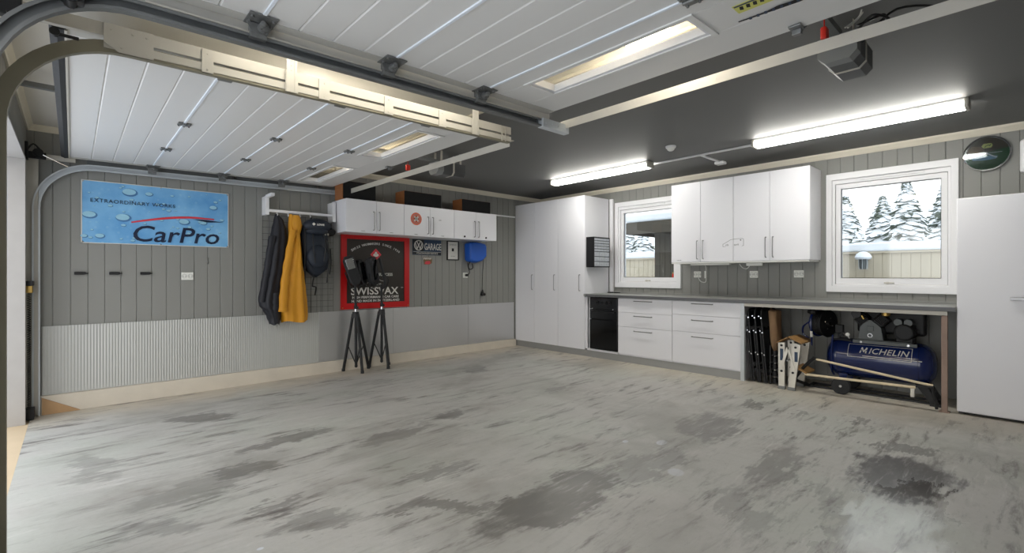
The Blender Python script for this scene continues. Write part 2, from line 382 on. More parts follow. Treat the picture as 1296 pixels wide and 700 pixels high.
def text(bm, s, size, M, align='CENTER', shear=0.0, ext=.0008, mi=0, xs=1.0, bold=0.0, sp=1.0):
    cu = bpy.data.curves.new('t', 'FONT'); cu.body = s; cu.size = size; cu.align_x = align; cu.shear = shear
    cu.extrude = ext; cu.offset = bold; cu.space_character = sp; cu.resolution_u = 3
    o = bpy.data.objects.new('t', cu); C.objects.link(o); bpy.context.view_layer.update()
    me = bpy.data.meshes.new_from_object(o.evaluated_get(bpy.context.evaluated_depsgraph_get()))
    t = bmesh.new(); t.from_mesh(me); bpy.data.objects.remove(o); bpy.data.curves.remove(cu); bpy.data.meshes.remove(me)
    bmesh.ops.transform(t, matrix=M @ Matrix.Diagonal((xs, 1, 1, 1)) @ Matrix.Translation((0, 0, ext)), verts=t.verts[:]); merge(bm, t, mi)

def WA(x, y, z): return Matrix(((1, 0, 0, x), (0, 0, -1, y), (0, 1, 0, z), (0, 0, 0, 1)))      # on a wall seen looking along +y
def WB(x, y, z): return Matrix(((0, 0, -1, x), (-1, 0, 0, y), (0, 1, 0, z), (0, 0, 0, 1)))     # on a wall seen looking along +x

def mesh_of(name, bm, mats, smooth=True, ang=32, origin=V((0, 0, 0))):
    bmesh.ops.recalc_face_normals(bm, faces=bm.faces[:])
    for v in bm.verts: v.co -= origin
    me = bpy.data.meshes.new(name); bm.to_mesh(me); bm.free()
    for m in (mats if isinstance(mats, (list, tuple)) else [mats]): me.materials.append(m)
    if smooth:
        me.shade_smooth(); me.set_sharp_from_angle(angle=math.radians(ang))
    return me

def wn(o):
    m = o.modifiers.new('weighted', 'WEIGHTED_NORMAL'); m.keep_sharp = True; m.weight = 80

def ringbox(bm, outer, inner, fn, d0, d1, mi=0):
    """rectangular frame in one closed ring; outer/inner = (u0,u1,v0,v1), fn(u,v,d) -> point"""
    def c(q): return [(q[0], q[2]), (q[1], q[2]), (q[1], q[3]), (q[0], q[3])]
    R = [[bm.verts.new(fn(u, v, d)) for u, v in c(q)] for q, d in ((outer, d0), (inner, d0), (inner, d1), (outer, d1))]
    for i in range(4):
        a = R[i]; b = R[(i + 1) % 4]
        for k in range(4):
            f = bm.faces.new((a[k], a[(k + 1) % 4], b[(k + 1) % 4], b[k])); f.material_index = mi

def root_of(o):
    while o.parent: o = o.parent
    return o

def part(name, bm, mats, parent, label=None, kind=None, smooth=True, ang=32):
    me = mesh_of(name, bm, mats, smooth, ang, origin=root_of(parent).location.copy())
    o = bpy.data.objects.new(name, me); C.objects.link(o); o.parent = parent
    if smooth: wn(o)
    if label: o['label'] = label
    if kind: o['kind'] = kind
    return o

def thing(name, label, cat, loc=(0, 0, 0), group=None):
    o = bpy.data.objects.new(name, None); C.objects.link(o); o.location = loc; o.empty_display_size = .1
    o['label'] = label; o['category'] = cat
    if group: o['group'] = group
    return o

def solo(name, bm, mats, label, cat, group=None, kind=None, smooth=True, ang=32):
    xs = [v.co.x for v in bm.verts]; ys = [v.co.y for v in bm.verts]; zs = [v.co.z for v in bm.verts]
    org = V(((min(xs) + max(xs)) / 2, (min(ys) + max(ys)) / 2, min(zs)))
    me = mesh_of(name, bm, mats, smooth, ang, origin=org)
    o = bpy.data.objects.new(name, me); C.objects.link(o); o.location = org
    if smooth: wn(o)
    if label: o['label'] = label
    if cat: o['category'] = cat
    if group: o['group'] = group
    if kind: o['kind'] = kind
    return o

def struct(name, bm, mats, parent=None, smooth=False):
    if parent is not None: return part(name, bm, mats, parent, smooth=smooth)
    me = mesh_of(name, bm, mats, smooth, 30)
    o = bpy.data.objects.new(name, me); C.objects.link(o); o['kind'] = 'structure'; return o

def copy_tree(o, parent=None):
    c = o.copy(); C.objects.link(c)
    if parent is not None: c.parent = parent
    for ch in o.children: copy_tree(ch, c)
    return c

# ------------------------------------------------------------------ dimensions
YA = 6.0      # left wall (with the banner)
XB = 6.16     # back wall (with the windows)
XD = -0.30    # wall with the two garage doors
YR = -1.35    # right wall, out of frame
ZC = 2.52
XF = 5.534
def zf(x, y): return .009 * (x - 5.53) - .002 * (y - 3)

# ------------------------------------------------------------------ room shell
bm = nb()
X0, X1, Y0, Y1 = -.27, XB + .1, YR - .1, YA + .1
t = [bm.verts.new((x, y, zf(x, y))) for x, y in ((X0, Y0), (X1, Y0), (X1, Y1), (X0, Y1))]
u = [bm.verts.new((x, y, zf(x, y) - .12)) for x, y in ((X0, Y0), (X1, Y0), (X1, Y1), (X0, Y1))]
bm.faces.new(t); bm.faces.new(u[::-1])
for k in range(4): bm.faces.new((t[k], u[k], u[(k + 1) % 4], t[(k + 1) % 4]))
struct('floor', bm, m_floor)

bm = nb(); box(bm, -.62, -.272, YR - .1, YA + .1, -.2, -.062); struct('trim_1', bm, m_apron)
bm = nb(); box(bm, XD - .25, XB + .15, YR - .15, YA + .15, ZC, ZC + .15); struct('ceiling', bm, m_ceil)
bm = nb(); box(bm, XD, 2.43, YR, YA, ZC - .012, ZC - .0005); struct('trim_2', bm, m_ceil2)
bm = nb(); prism(bm, [(2.43, ZC - .0005), (2.43, ZC - .03), (2.452, ZC - .03), (2.475, ZC - .018), (2.48, ZC - .0005)], 'y', YR, YA); struct('trim_3', bm, m_cornice)

def panel_wall(name, plane, sgn_axis, u0, u1, z0, z1, phase, step, holes, th=.16, m=m_wall):
    """boards with V grooves; sgn_axis: 'y+' front faces -y, 'x+' front faces -x, 'x-' front faces +x, 'y-' front faces +y"""
    def mp(u, d, z):
        return {'y+': V((u, plane + d, z)), 'y-': V((u, plane - d, z)), 'x+': V((plane + d, u, z)), 'x-': V((plane - d, u, z))}[sgn_axis]
    bm = nb(); us = [(u0, 0), (u1, 0)]
    k = math.ceil((u0 - phase) / step)
    while phase + k * step < u1:
        g = phase + k * step; k += 1
        if g - .005 > u0 and g + .005 < u1: us += [(g - .0045, 0), (g, .006), (g + .0045, 0)]
    for h in holes:
        for e in h[:2]:
            if all(abs(e - a[0]) > 1e-4 for a in us):
                near = [a for a in us if a[1] > 0 and abs(a[0] - e) < .0045]
                us.append((e, 0.0 if not near else .003))
    us.sort()
    for (a, da), (b, db) in zip(us, us[1:]):
        mid = (a + b) / 2; cuts = sorted([(h[2], h[3]) for h in holes if h[0] < mid < h[1]])
        z = z0; rs = []
        for c0, c1 in cuts:
            if c0 > z: rs.append((z, c0))
            z = max(z, c1)
        if z < z1: rs.append((z, z1))
        for r0, r1 in rs:
            bm.faces.new([bm.verts.new(mp(a, da, r0)), bm.verts.new(mp(b, db, r0)), bm.verts.new(mp(b, db, r1)), bm.verts.new(mp(a, da, r1))])
    bmesh.ops.remove_doubles(bm, verts=bm.verts[:], dist=1e-5)
    # backing slabs around the holes
    hs = sorted(holes); cur = u0; pieces = []
    for h in hs:
        pieces.append((cur, h[0], z0, z1))
        if h[2] > z0: pieces.append((h[0], h[1], z0, h[2]))
        if h[3] < z1: pieces.append((h[0], h[1], h[3], z1))
        cur = h[1]
    pieces.append((cur, u1, z0, z1))
    for a, b, c, d in pieces:
        if b - a < 1e-4: continue
        p = mp(a, .0065, c); q = mp(b, th, d)
        box(bm, min(p.x, q.x), max(p.x, q.x), min(p.y, q.y), max(p.y, q.y), c, d)
    return struct(name, bm, m)

panel_wall('wall_left', YA, 'y+', XD - .2, XB + .16, -.12, ZC, -.013, .12, [])
WIN_R = (.565, 1.545, 1.06, 2.22); WIN_L = (3.36, 4.345, 1.06, 2.22)
panel_wall('wall_back', XB, 'x+', YR - .16, YA + .16, -.12, ZC, .0, .122, [WIN_R, WIN_L])
panel_wall('wall_right', YR, 'y-', XD - .2, XB + .16, -.12, ZC, 0, .12, [])
OP1 = (-.74, 2.20, -.12, 2.165); OP2 = (2.84, 5.69, -.12, 2.165)
panel_wall('wall_front', XD, 'x-', YR - .16, YA + .16, -.12, ZC, 0, .12, [OP1, OP2], th=.22)
# white jamb linings, and headers of the two door openings
for i, op in enumerate((OP1, OP2)):
    bm = nb()
    for y0, y1 in ((op[0], op[0] + .02), (op[1] - .02, op[1])): box(bm, XD - .22, XD + .012, y0, y1, -.12, op[3], .003)
    box(bm, XD - .22, XD + .012, op[0], op[1], op[3] - .02, op[3], .003)
    struct('trim_%d' % (4 + i), bm, m_jamb)
# cornices
def cornice(name, poly, axis, a, b):
    bm = nb(); prism(bm, poly, axis, a, b); struct(name, bm, m_cornice)
def cprof(w, s): return [(w, ZC - .0005), (w, ZC - .062), (w + s * .014, ZC - .066), (w + s * .02, ZC - .05), (w + s * .042, ZC - .018), (w + s * .046, ZC - .0005)]
cornice('trim_6', cprof(XB, -1), 'y', YR, YA)
cornice('trim_7', cprof(YA, -1), 'x', XD, XB)
cornice('trim_8', cprof(XD, 1), 'y', YR, YA)
# concrete plinth and timber wedge at its end
bm = nb(); box(bm, -.26, XF - .01, 5.95, 6.01, -.12, .106, .006)
for xj in (1.98, 3.2, 4.6): box(bm, xj - .003, xj + .003, 5.9485, 5.953, -.02, .104)
struct('baseboard_left', bm, m_concp)
bm = nb(); prism(bm, [(-.2, -.06), (.055, -.06), (.05, -.052), (-.2, .095)], 'y', 5.935, 5.9495); struct('trim_9', bm, m_tan)
# aluminium wall cladding: ribbed sheet then flat sheets
bm = nb(); n = 0; pts = []
x = -.205
while x < 2.24: 
    pts.append((x, 5.985 + .0012 * math.cos(2 * PI * n / 8))); n += 1; x += .0028
lo = [bm.verts.new((a, b, .108)) for a, b in pts]; hi = [bm.verts.new((a, b, .722)) for a, b in pts]
for k in range(len(pts) - 1): bm.faces.new((lo[k], lo[k + 1], hi[k + 1], hi[k]))
struct('trim_10', bm, m_alur, smooth=True)
for i, (a, b) in enumerate(((2.241, 3.25), (3.252, 4.54), (4.543, XF - .03))):
    bm = nb(); box(bm, a, b, 5.9855, 5.996, .108, .725, .0015); struct('trim_%d' % (11 + i), bm, m_alu)
bm = nb(); box(bm, -.205, XF - .03, 5.99, 5.9995, .106, .109); struct('trim_14', bm, m_galv)

# ------------------------------------------------------------------ windows
def window(n, hole):
    y0, y1, z0, z1 = hole
    w = bpy.data.objects.new('window_%d' % n, None); C.objects.link(w); w.location = (XB, (y0 + y1) / 2, z0); w['kind'] = 'structure'
    fn = lambda u, v, d: V((XB + d, u, v))
    def ring(name, o_, i_, d0, d1, m):
        bm = nb(); ringbox(bm, o_, i_, fn, d0, d1); bmesh.ops.bevel(bm, geom=bm.edges[:], offset=.0025, segments=1, affect='EDGES', clamp_overlap=True); part(name, bm, m, w, ang=50)
    a = .062; o = .048; g = .062
    ring('window_casing', (y0 - o, y1 + o, z0 - a, z1 + a), (y0 + .006, y1 - .006, z0 + .006, z1 - .006), -.024, .002, m_trimw)
    ring('window_frame', (y0 + .0005, y1 - .0005, z0 + .0005, z1 - .0005), (y0 + .03, y1 - .03, z0 + .022, z1 - .05), .0022, .14, m_trimw)
    sy0, sy1, sz0, sz1 = y0 + .033, y1 - .033, z0 + .025, z1 - .053
    gy0, gy1, gz0, gz1 = sy0 + g * .75, sy1 - g * .75, sz0 + g, sz1 - g * .8
    ring('window_sash', (sy0, sy1, sz0, sz1), (gy0, gy1, gz0, gz1), .02, .09, m_trimw)
    ring('glazing_gasket', (gy0 + .0005, gy1 - .0005, gz0 + .0005, gz1 - .0005), (gy0 + .006, gy1 - .006, gz0 + .006, gz1 - .006), .043, .05, m_black)
    bm = nb(); box(bm, XB + .052, XB + .056, gy0 - .005, gy1 + .005, gz0 - .005, gz1 + .005); part('window_pane', bm, m_glass, w, smooth=False)
    bm = nb(); box(bm, XB - .012, XB + .0, y0 + .2, y1 - .26, z1 - .034, z1 - .014, .004); part('vent_strip', bm, m_trimw, w)
    bm = nb(); box(bm, XB - .004, XB + .022, (y0 + y1) / 2 - .05, (y0 + y1) / 2 + .03, sz0 + .008, sz0 + .022, .003)
    box(bm, XB - .012, XB + .0, (y0 + y1) / 2 - .01, (y0 + y1) / 2 + .01, sz0 + .004, sz0 + .026, .003); part('window_latch', bm, m_galvw, w)
window(1, WIN_L); window(2, WIN_R)

# ------------------------------------------------------------------ outdoors
bm = nb(); box(bm, -40, 70, -50, 60, -.5, -.21); struct('trim_15', bm, m_snow)
# boundary fence
f = thing('board_fence', 'beige vertical board fence with a thick cap of snow beyond the windows', 'fence', (12, 4, -.2))
bm = nb(); y = -6
while y < 13:
    box(bm, 12, 12.03, y, y + .142, -.2, 1.62, .004); y += .148
box(bm, 12.01, 12.06, -6, 13, -.1, 1.6)
part('boards', bm, m_fence, f)
bm = nb(); box(bm, 11.95, 12.1, -6, 13, 1.62, 1.66, .005); part('cap_rail', bm, m_fence, f)
bm = nb(); box(bm, 11.93, 12.13, -6, 13, 1.66, 1.84, .05, seg=3); part('snow_cap', bm, m_snow, f)
bm = nb(); box(bm, 11.955, 12.0, -6, 13, 1.06, 1.12, .003); part('lower_rail', bm, m_fence, f)
l = thing('wall_lantern', 'galvanised lantern with a snow cap on the beige fence, in the right window', 'lantern', (11.83, 2.42, 1.3))
bm = nb(); lathe(bm, [(.0, .0), (.05, .0), (.065, .04), (.07, .2), (.05, .21), (.0, .215)], (11.83, 2.42, 1.3), (0, 0, 1), 20); part('lantern_glass', bm, m_castg, l)
bm = nb(); lathe(bm, [(.0, .27), (.04, .265), (.13, .21), (.135, .2), (.0, .205)], (11.83, 2.42, 1.3), (0, 0, 1), 20)
for k in range(6):
    a = k * PI / 3; tube(bm, [(11.83 + .075 * math.cos(a), 2.42 + .075 * math.sin(a), 1.3), (11.83 + .08 * math.cos(a), 2.42 + .08 * math.sin(a), 1.5)], .006, 6)
tube(bm, [(11.83, 2.42, 1.56), (11.9, 2.42, 1.6), (11.99, 2.42, 1.5)], .012, 6); part('lantern_hood', bm, m_galv, l)
bm = nb(); lathe(bm, [(.0, .36), (.06, .35), (.12, .3), (.145, .24), (.12, .215), (.0, .23)], (11.83, 2.42, 1.3), (0, 0, 1), 20); part('snow_cap', bm, m_snow, l)
# shed
s = thing('brown_shed', 'dark brown boarded shed with a snowy flat roof seen through the left window', 'shed', (10, 4.35, -.2))
bm = nb(); y = 3.25
while y < 5.4: box(bm, 9.0, 9.03, y, y + .118, -.2, 2.1, .004); y += .122
x = 9.03
while x < 11: box(bm, x, x + .118, 5.37, 5.4, -.2, 2.1, .004); x += .122
box(bm, 9.03, 11, 3.25, 5.37, -.2, 2.1)
part('boarded_walls', bm, m_shed, s)
bm = nb(); box(bm, 8.55, 11.3, 3.1, 5.78, 2.1, 2.22, .01); box(bm, 8.52, 8.56, 3.1, 5.8, 2.02, 2.26, .006); box(bm, 8.52, 11.3, 5.78, 5.82, 2.02, 2.26, .006); part('eaves', bm, m_shed, s)
bm = nb(); box(bm, 8.5, 11.3, 3.1, 5.84, 2.26, 2.42, .05, seg=3); part('roof_snow', bm, m_snow, s)
# snow-laden trees
def tree(x, y, h, r, label, seed):
    rnd = random.Random(seed)
    t = thing('snowy_spruce', label, 'tree', (x, y, -.2), 'snowy trees beyond the fence')
    bm = nb(); cyl(bm, (x, y, -.2), (x, y, h * .92), .13, .02, 8); part('trunk', bm, m_bark, t)
    bm = nb(); n = int(h * 120)
    for i in range(n):
        q = (i / n) ** .85; z = h * (.06 + .93 * q); rr = r * (1 - q) ** .75 + .05
        a = i * 2.39996 + rnd.uniform(-.3, .3); L_ = rr * rnd.uniform(.65, 1.12); dz = -L_ * rnd.uniform(.25, .5)
        d = V((math.cos(a), math.sin(a), 0)); side = V((-d.y, d.x, 0)); w = .09 + L_ * rnd.uniform(.16, .26)
        prev = None; K = 5
        rings = []
        for k in range(K + 1):
            s_ = k / K; c = V((x, y, z)) + d * L_ * s_ + V((0, 0, dz * s_ ** 1.3 + rnd.uniform(-.03, .03)))
            ww = w * math.sin(PI * min(1, .12 + s_ * .88)) + .02; hh = ww * .42
            rings.append([c + side * ww, c + V((0, 0, hh)) + side * ww * .4, c + V((0, 0, hh)) - side * ww * .4, c - side * ww, c - V((0, 0, hh * 1.2))])
        loft(bm, rings)
    part('branches', bm, m_spruce, t, smooth=False)
TREES = [(21.7, 5.0, 4.18, 1.3, 'snow-laden spruce at the left edge of the right window view'), (24.75, 4.4, 4.45, 1.5, 'snow-laden spruce left of centre in the right window view'),
         (18.9, 2.77, 4.05, 1.15, 'tallest pointed snowy spruce in the middle of the right window view'), (28.1, 2.8, 5.35, 1.5, 'snowy spruce at the right edge of the right window view'),
         (15.9, 3.35, 2.35, 1.0, 'low dark bushy spruce with little snow above the fence in the right window'), (19.5, 12.4, 3.3, 1.5, 'rounded snowy spruce low in the left window view'),
         (22.8, 15.4, 3.9, 1.5, 'taller snowy spruce behind the others in the left window view')]
for i, a in enumerate(TREES): tree(*a, 11 + i)

# ------------------------------------------------------------------ ceiling lights and fittings
def tube_light(y0, y1, label):
    xc = 5.02; zb = 2.445
    t = thing('tube_light', label, 'ceiling light', (xc, (y0 + y1) / 2, ZC), 'fluorescent tube lights on the ceiling')
    bm = nb(); box(bm, xc - .06, xc + .06, y0 + .01, y1 - .01, ZC - .03, ZC - .0005, .006); part('light_housing', bm, m_white2, t)
    bm = nb()
    prof = [(xc - .066, ZC - .03), (xc - .066, zb + .022), (xc - .044, zb), (xc + .044, zb), (xc + .066, zb + .022), (xc + .066, ZC - .03)]
    prism(bm, prof, 'y', y0 + .03, y1 - .03); part('diffuser', bm, m_tube, t)
    for a, b in ((y0, y0 + .03), (y1 - .03, y1)):
        bm = nb(); box(bm, xc - .072, xc + .072, a, b, zb - .004, ZC - .002, .012); part('end_cap', bm, m_galvw, t)
tube_light(3.08, 4.64, 'long lit tube light on the dark ceiling above the tall white cabinets')
tube_light(.36, 1.93, 'long lit tube light on the dark ceiling in front of the right window')
t = thing('tube_light', 'lit tube light on the pale ceiling above the gap between the two raised doors', 'ceiling light', (1.35, 2.5, ZC - .012))
bm = nb(); box(bm, .55, 2.15, 2.44, 2.56, ZC - .04, ZC - .0125, .006); part('light_housing', bm, m_white2, t)
bm = nb(); box(bm, .58, 2.12, 2.45, 2.55, ZC - .085, ZC - .04, .015); part('diffuser', bm, m_tubew, t)
def bulkhead(x, y, label):
    t = thing('bulkhead_lamp', label, 'ceiling light', (x, y, ZC - .012), 'bulkhead lamps above the raised doors')
    bm = nb(); box(bm, x - .07, x + .07, y - .13, y + .13, ZC - .035, ZC - .0125, .01); part('lamp_base', bm, m_white2, t)
    bm = nb(); box(bm, x - .06, x + .06, y - .12, y + .12, ZC - .09, ZC - .035, .022, seg=3); part('diffuser', bm, m_bulk, t)
bulkhead(2.26, 1.42, 'lit bulkhead lamp glowing through the window of the nearer raised door')
bulkhead(1.3, 3.6, 'lit bulkhead lamp on the pale ceiling above the far raised door')
bulkhead(2.1, 4.6, 'lit bulkhead lamp above the windows of the far raised door')
bm = nb(); box(bm, 5.13, 5.155, 1.9, 3.12, ZC - .018, ZC - .0005, .002); box(bm, 5.155, 5.62, 2.53, 2.555, ZC - .016, ZC - .0005, .002)
solo('cable_trunking', bm, m_white2, 'thin white cable trunking with a branch between the two ceiling tube lights', 'cable trunking')
bm = nb(); box(bm, 5.6, 5.7, 2.49, 2.6, ZC - .035, ZC - .0005, .012); solo('junction_box', bm, m_white2, 'small white junction box at the end of the ceiling trunking', 'junction box')
s = thing('smoke_detector', 'white round smoke detector on the dark ceiling', 'smoke detector', (4.59, 2.587, ZC))
bm = nb(); lathe(bm, [(0, 0), (.052, 0), (.052, -.012), (.048, -.022), (0, -.022)], (4.59, 2.587, ZC - .0005), (0, 0, 1), 28); part('detector_base', bm, m_white2, s)
bm = nb(); lathe(bm, [(0, -.022), (.04, -.022), (.034, -.04), (.02, -.05), (0, -.052)], (4.59, 2.587, ZC), (0, 0, 1), 28); part('detector_head', bm, m_sock, s)

# ------------------------------------------------------------------ sectional garage doors (open, overhead)
SL = .0145
def zd(x): return 2.236 + SL * x          # underside of the raised leaf
SEC = [(-.02, .578), (.582, 1.180), (1.184, 1.776)]
def groove_profile(xa, xb, grooves, th=.042):
    bot = [(xa, zd(xa) + .004), (xa + .004, zd(xa))]
    for g in grooves: bot += [(g - .006, zd(g)), (g, zd(g) + .006), (g + .006, zd(g))]
    bot += [(xb - .004, zd(xb)), (xb, zd(xb) + .004)]
    return bot + [(xb, zd(xb) + th), (xa, zd(xa) + th)]
def garage_door(ya, yb, label, wins):
    t = thing('sectional_garage_door', label, 'garage door', (1.2, (ya + yb) / 2, 2.24))
    for xa, xb in SEC:
        bm = nb(); prism(bm, groove_profile(xa, xb, [xa + .149, xa + .298, xa + .447]), 'y', ya, yb); part('door_panel', bm, m_door, t, smooth=False)
    # window section built round its openings
    xa, xb = 1.78, 2.372; h0, h1 = 1.905, 2.135; bm = nb()
    prism(bm, groove_profile(xa, h0, []), 'y', ya, yb); prism(bm, groove_profile(h1, xb, []), 'y', ya, yb)
    c = ya
    for w0, w1 in wins + [(yb, yb)]:
        if w0 - c > .01: prism(bm, [(h0, zd(h0)), (h1, zd(h1)), (h1, zd(h1) + .042), (h0, zd(h0) + .042)], 'y', c, w0)
        c = w1
    part('window_section', bm, m_door, t, smooth=False)
    for w0, w1 in wins:
        bm = nb(); w = .028; fnd = lambda u, v, d: V((u, v, zd(u) + d))
        ringbox(bm, (h0 - .012, h1 + .012, w0 - .012, w1 + .012), (h0 + .012, h1 - .012, w0 + .012, w1 - .012), fnd, -.008, -.0005)
        fw = part('door_window_frame', bm, m_door, t, label='raised frame of the slot window in the open door', smooth=False)
        bm = nb(); ringbox(bm, (h0 + .0005, h1 - .0005, w0 + .0005, w1 - .0005), (h0 + .03, h1 - .03, w0 + .03, w1 - .03), fnd, .001, .04)
        part('window_reveal', bm, m_trimw, fw, smooth=False)
        bm = nb(); prism(bm, [(h0 + .02, zd(h0) + .044), (h1 - .02, zd(h1) + .044), (h1 - .02, zd(h1) + .047), (h0 + .02, zd(h0) + .047)], 'y', w0 + .02, w1 - .02)
        part('door_window_pane', bm, m_acryl, fw, smooth=False)
    bm = nb()
    for g in (.58, 1.182, 1.778): prism(bm, [(g - .009, zd(g) + .003), (g - .006, zd(g) - .006), (g + .006, zd(g) - .006), (g + .009, zd(g) + .003)], 'y', ya + .03, yb - .03)
    part('section_joints', bm, m_seam, t)
    for ye, s in ((ya, 1), (yb, -1)):
        bm = nb(); y0, y1 = sorted((ye, ye + s * .06))
        for xa, xb in SEC + [(1.78, 2.372)]: prism(bm, [(xa + .004, zd(xa) - .003), (xb - .004, zd(xb) - .003), (xb - .004, zd(xb) + .0), (xa + .004, zd(xa) + .0)], 'y', y0, y1)
        part('end_cap', bm, m_doore, t)
    bm = nb(); prism(bm, [(-.075, 2.236), (-.05, 2.225), (-.021, 2.232), (-.021, 2.284), (-.04, 2.29), (-.058, 2.28)], 'y', ya + .01, yb - .01); part('bottom_seal', bm, m_rubber, t)
    bm = nb(); box(bm, -.026, -.016, ya + .01, yb - .01, 2.226, 2.234, .001); part('seal_retainer', bm, m_galvw, t)
    for g in (.58, 1.182, 1.778):
        for ye, s in ((ya, -1), (yb, 1)):
            bm = nb(); z = zd(g); y0 = ye - s * .11
            box(bm, g - .055, g + .055, min(y0, ye), max(y0, ye), z - .009, z - .0032, .002)
            for q in (-.04, .04):
                for yy in (y0 + s * .025, y0 + s * .075): cyl(bm, (g + q, yy, z - .016), (g + q, yy, z - .008), .007, seg=6)
            box(bm, g - .035, g + .03, min(ye - s * .03, ye + s * .002), max(ye - s * .03, ye + s * .002), z - .07, z - .008, .003)
            cyl(bm, (g, ye - s * .09, z - .03), (g, ye + s * .03, z - .035), .011, seg=10)
            cyl(bm, (g + .01, ye - s * .06, z - .028), (g + .01, ye - s * .02, z - .028), .02, seg=12)
            prism(bm, [(g - .05, z - .012), (g + .05, z - .012), (g + .03, z - .05), (g - .03, z - .05)], 'y', *sorted((ye - s * .035, ye - s * .03)))
            part('roller_hinge', bm, m_hinge, t)
        for yy in ([(ya + yb) / 2 + .05 + .14] if ya < 0 else [3.95 + .1, 4.95]):
            bm = nb(); z = zd(g)
            for q in (-1, 1): box(bm, g + q * .024 - .014, g + q * .024 + .014, yy - .035, yy + .035, z - .012, z - .001, .003)
            cyl(bm, (g, yy - .03, z - .012), (g, yy + .03, z - .012), .009, seg=10)
            for q in (-.03, .03):
                for r_ in (-.025, .025): cyl(bm, (g + q, yy + r_, z - .018), (g + q, yy + r_, z - .008), .006, seg=6)
            part('centre_hinge', bm, m_hinge, t)
    return t
gd1 = garage_door(-.78, 2.24, 'nearer raised white sectional door directly overhead with one lit slot window', [(-.55, .42), (.985, 1.965)])
gd2 = garage_door(2.80, 5.885, 'far raised white sectional door near the banner wall with two slot windows', [(3.145, 4.13), (4.70, 5.69)])
bm = nb(); box(bm, -.03, .03, 2.18, 2.216, 2.10, 2.232, .003); cyl(bm, (-.005, 2.17, 2.11), (-.005, 2.235, 2.11), .02, seg=14); part('bottom_roller', bm, m_black, gd1)
# stickers on the underside of the nearer door (they travel with the door)
def MD(x, y, rot):  # frame facing down
    return Matrix.Translation((x, y, zd(x) - .0035)) @ Matrix.Rotation(rot, 4, 'Z') @ Matrix(((1, 0, 0, 0), (0, -1, 0, 0), (0, 0, -1, 0), (0, 0, 0, 1)))
bm = nb(); M = MD(2.0, .75, -PI / 2); plate(bm, [(-.09, -.035), (.09, -.035), (.09, .035), (-.09, .035)], M, .0012, 0)
for k in range(6): plate(bm, [(-.075 + k * .026, -.01), (-.062 + k * .026, -.016), (-.055 + k * .026, .012), (-.068 + k * .026, .016)], M @ Matrix.Translation((0, 0, .0013)), .0006, 1)
plate(bm, [(-.085, .02), (.085, .02), (.085, .03), (-.085, .03)], M @ Matrix.Translation((0, 0, .0013)), .0006, 2)
part('yellow_sticker', bm, [m_lime, m_dkprint, m_vw], gd1, label='yellow sticker with black marks')
bm = nb(); M = MD(2.105, .73, -PI / 2)
plate(bm, [(-.14, -.003), (-.02, -.012), (.03, -.016), (.09, -.02), (.13, -.012), (.1, -.004), (.12, .014), (.07, .006), (.02, .012), (-.03, .0), (-.14, .004)], M, .0012, 0)
for k in range(7): plate(bm, [(-.1 + k * .03, -.012), (-.09 + k * .03, -.016), (-.085 + k * .03, .006), (-.094 + k * .03, .008)], M @ Matrix.Translation((0, 0, .0013)), .0006, 1)
part('dark_sticker', bm, [m_dkprint, m_vw], gd1, label='thin dark graphic sticker')

# ------------------------------------------------------------------ tracks
def sweep_xz(bm, path, prof, mi=0):
    """path: list of (x,z,nx,nz); prof: closed list of (n, y)"""
    rings = [[V((x + nx * a, y, z + nz * a)) for a, y in prof] for x, z, nx, nz in path]
    loft(bm, rings, mi)
def track_path(xv, z0, ztop, R, xend):
    P = [(xv, z0, 1, 0), (xv, ztop - R, 1, 0)]
    for k in range(1, 13):
        a = k / 12 * PI / 2; P.append((xv + R - R * math.cos(a), ztop - R + R * math.sin(a), math.cos(a), -math.sin(a)))
    P.append((xend, ztop + SL * (xend - xv - R), SL, -1)); return P
def cprofile(y, s, h=.052, d=.03, t=.0025, lip=.012):
    """C section: opening towards s*y"""
    a = h / 2
    pts = [(-a, 0), (a, 0), (a, d), (a - lip, d), (a - lip, d - t), (a - t, d - t), (a - t, t), (-a + t, t), (-a + t, d - t), (-a + lip, d - t), (-a + lip, d), (-a, d)]
    return [(p[0], y + s * p[1]) for p in pts]
# far door, far side (beside the banner wall)
T = thing('door_track', 'curved galvanised door track running along the banner wall', 'door track', (-.236, 5.93, -.06))
bm = nb(); sweep_xz(bm, track_path(-.236, -.055, 2.176, .40, 2.5), cprofile(5.945, -1)); part('rail', bm, m_galv, T, ang=50)
bm = nb(); box(bm, -.31, -.222, 5.93, 5.96, -.055, 2.24, .001); box(bm, -.31, -.306, 5.83, 5.93, -.055, 2.24, .001)
for k in range(11): cyl(bm, (-.25, 5.926, .25 + k * .18), (-.25, 5.932, .25 + k * .18), .007, seg=8)
part('perforated_angle', bm, m_galvw, T)
bm = nb(); prism(bm, [(.1, 2.206), (2.5, 2.24), (2.5, 2.30), (.1, 2.266)], 'y', 5.955, 5.96); part('upper_rail', bm, m_galvd, T)
for xx in (1.3, 2.2):
    bm = nb(); box(bm, xx, xx + .03, 5.955, 5.99, 2.18, 2.31, .002); part('wall_bracket', bm, m_galvw, T)
bm = nb(); box(bm, -.18, .02, 5.9, 5.93, 2.2, 2.245, .002); part('wall_bracket', bm, m_galvw, T)
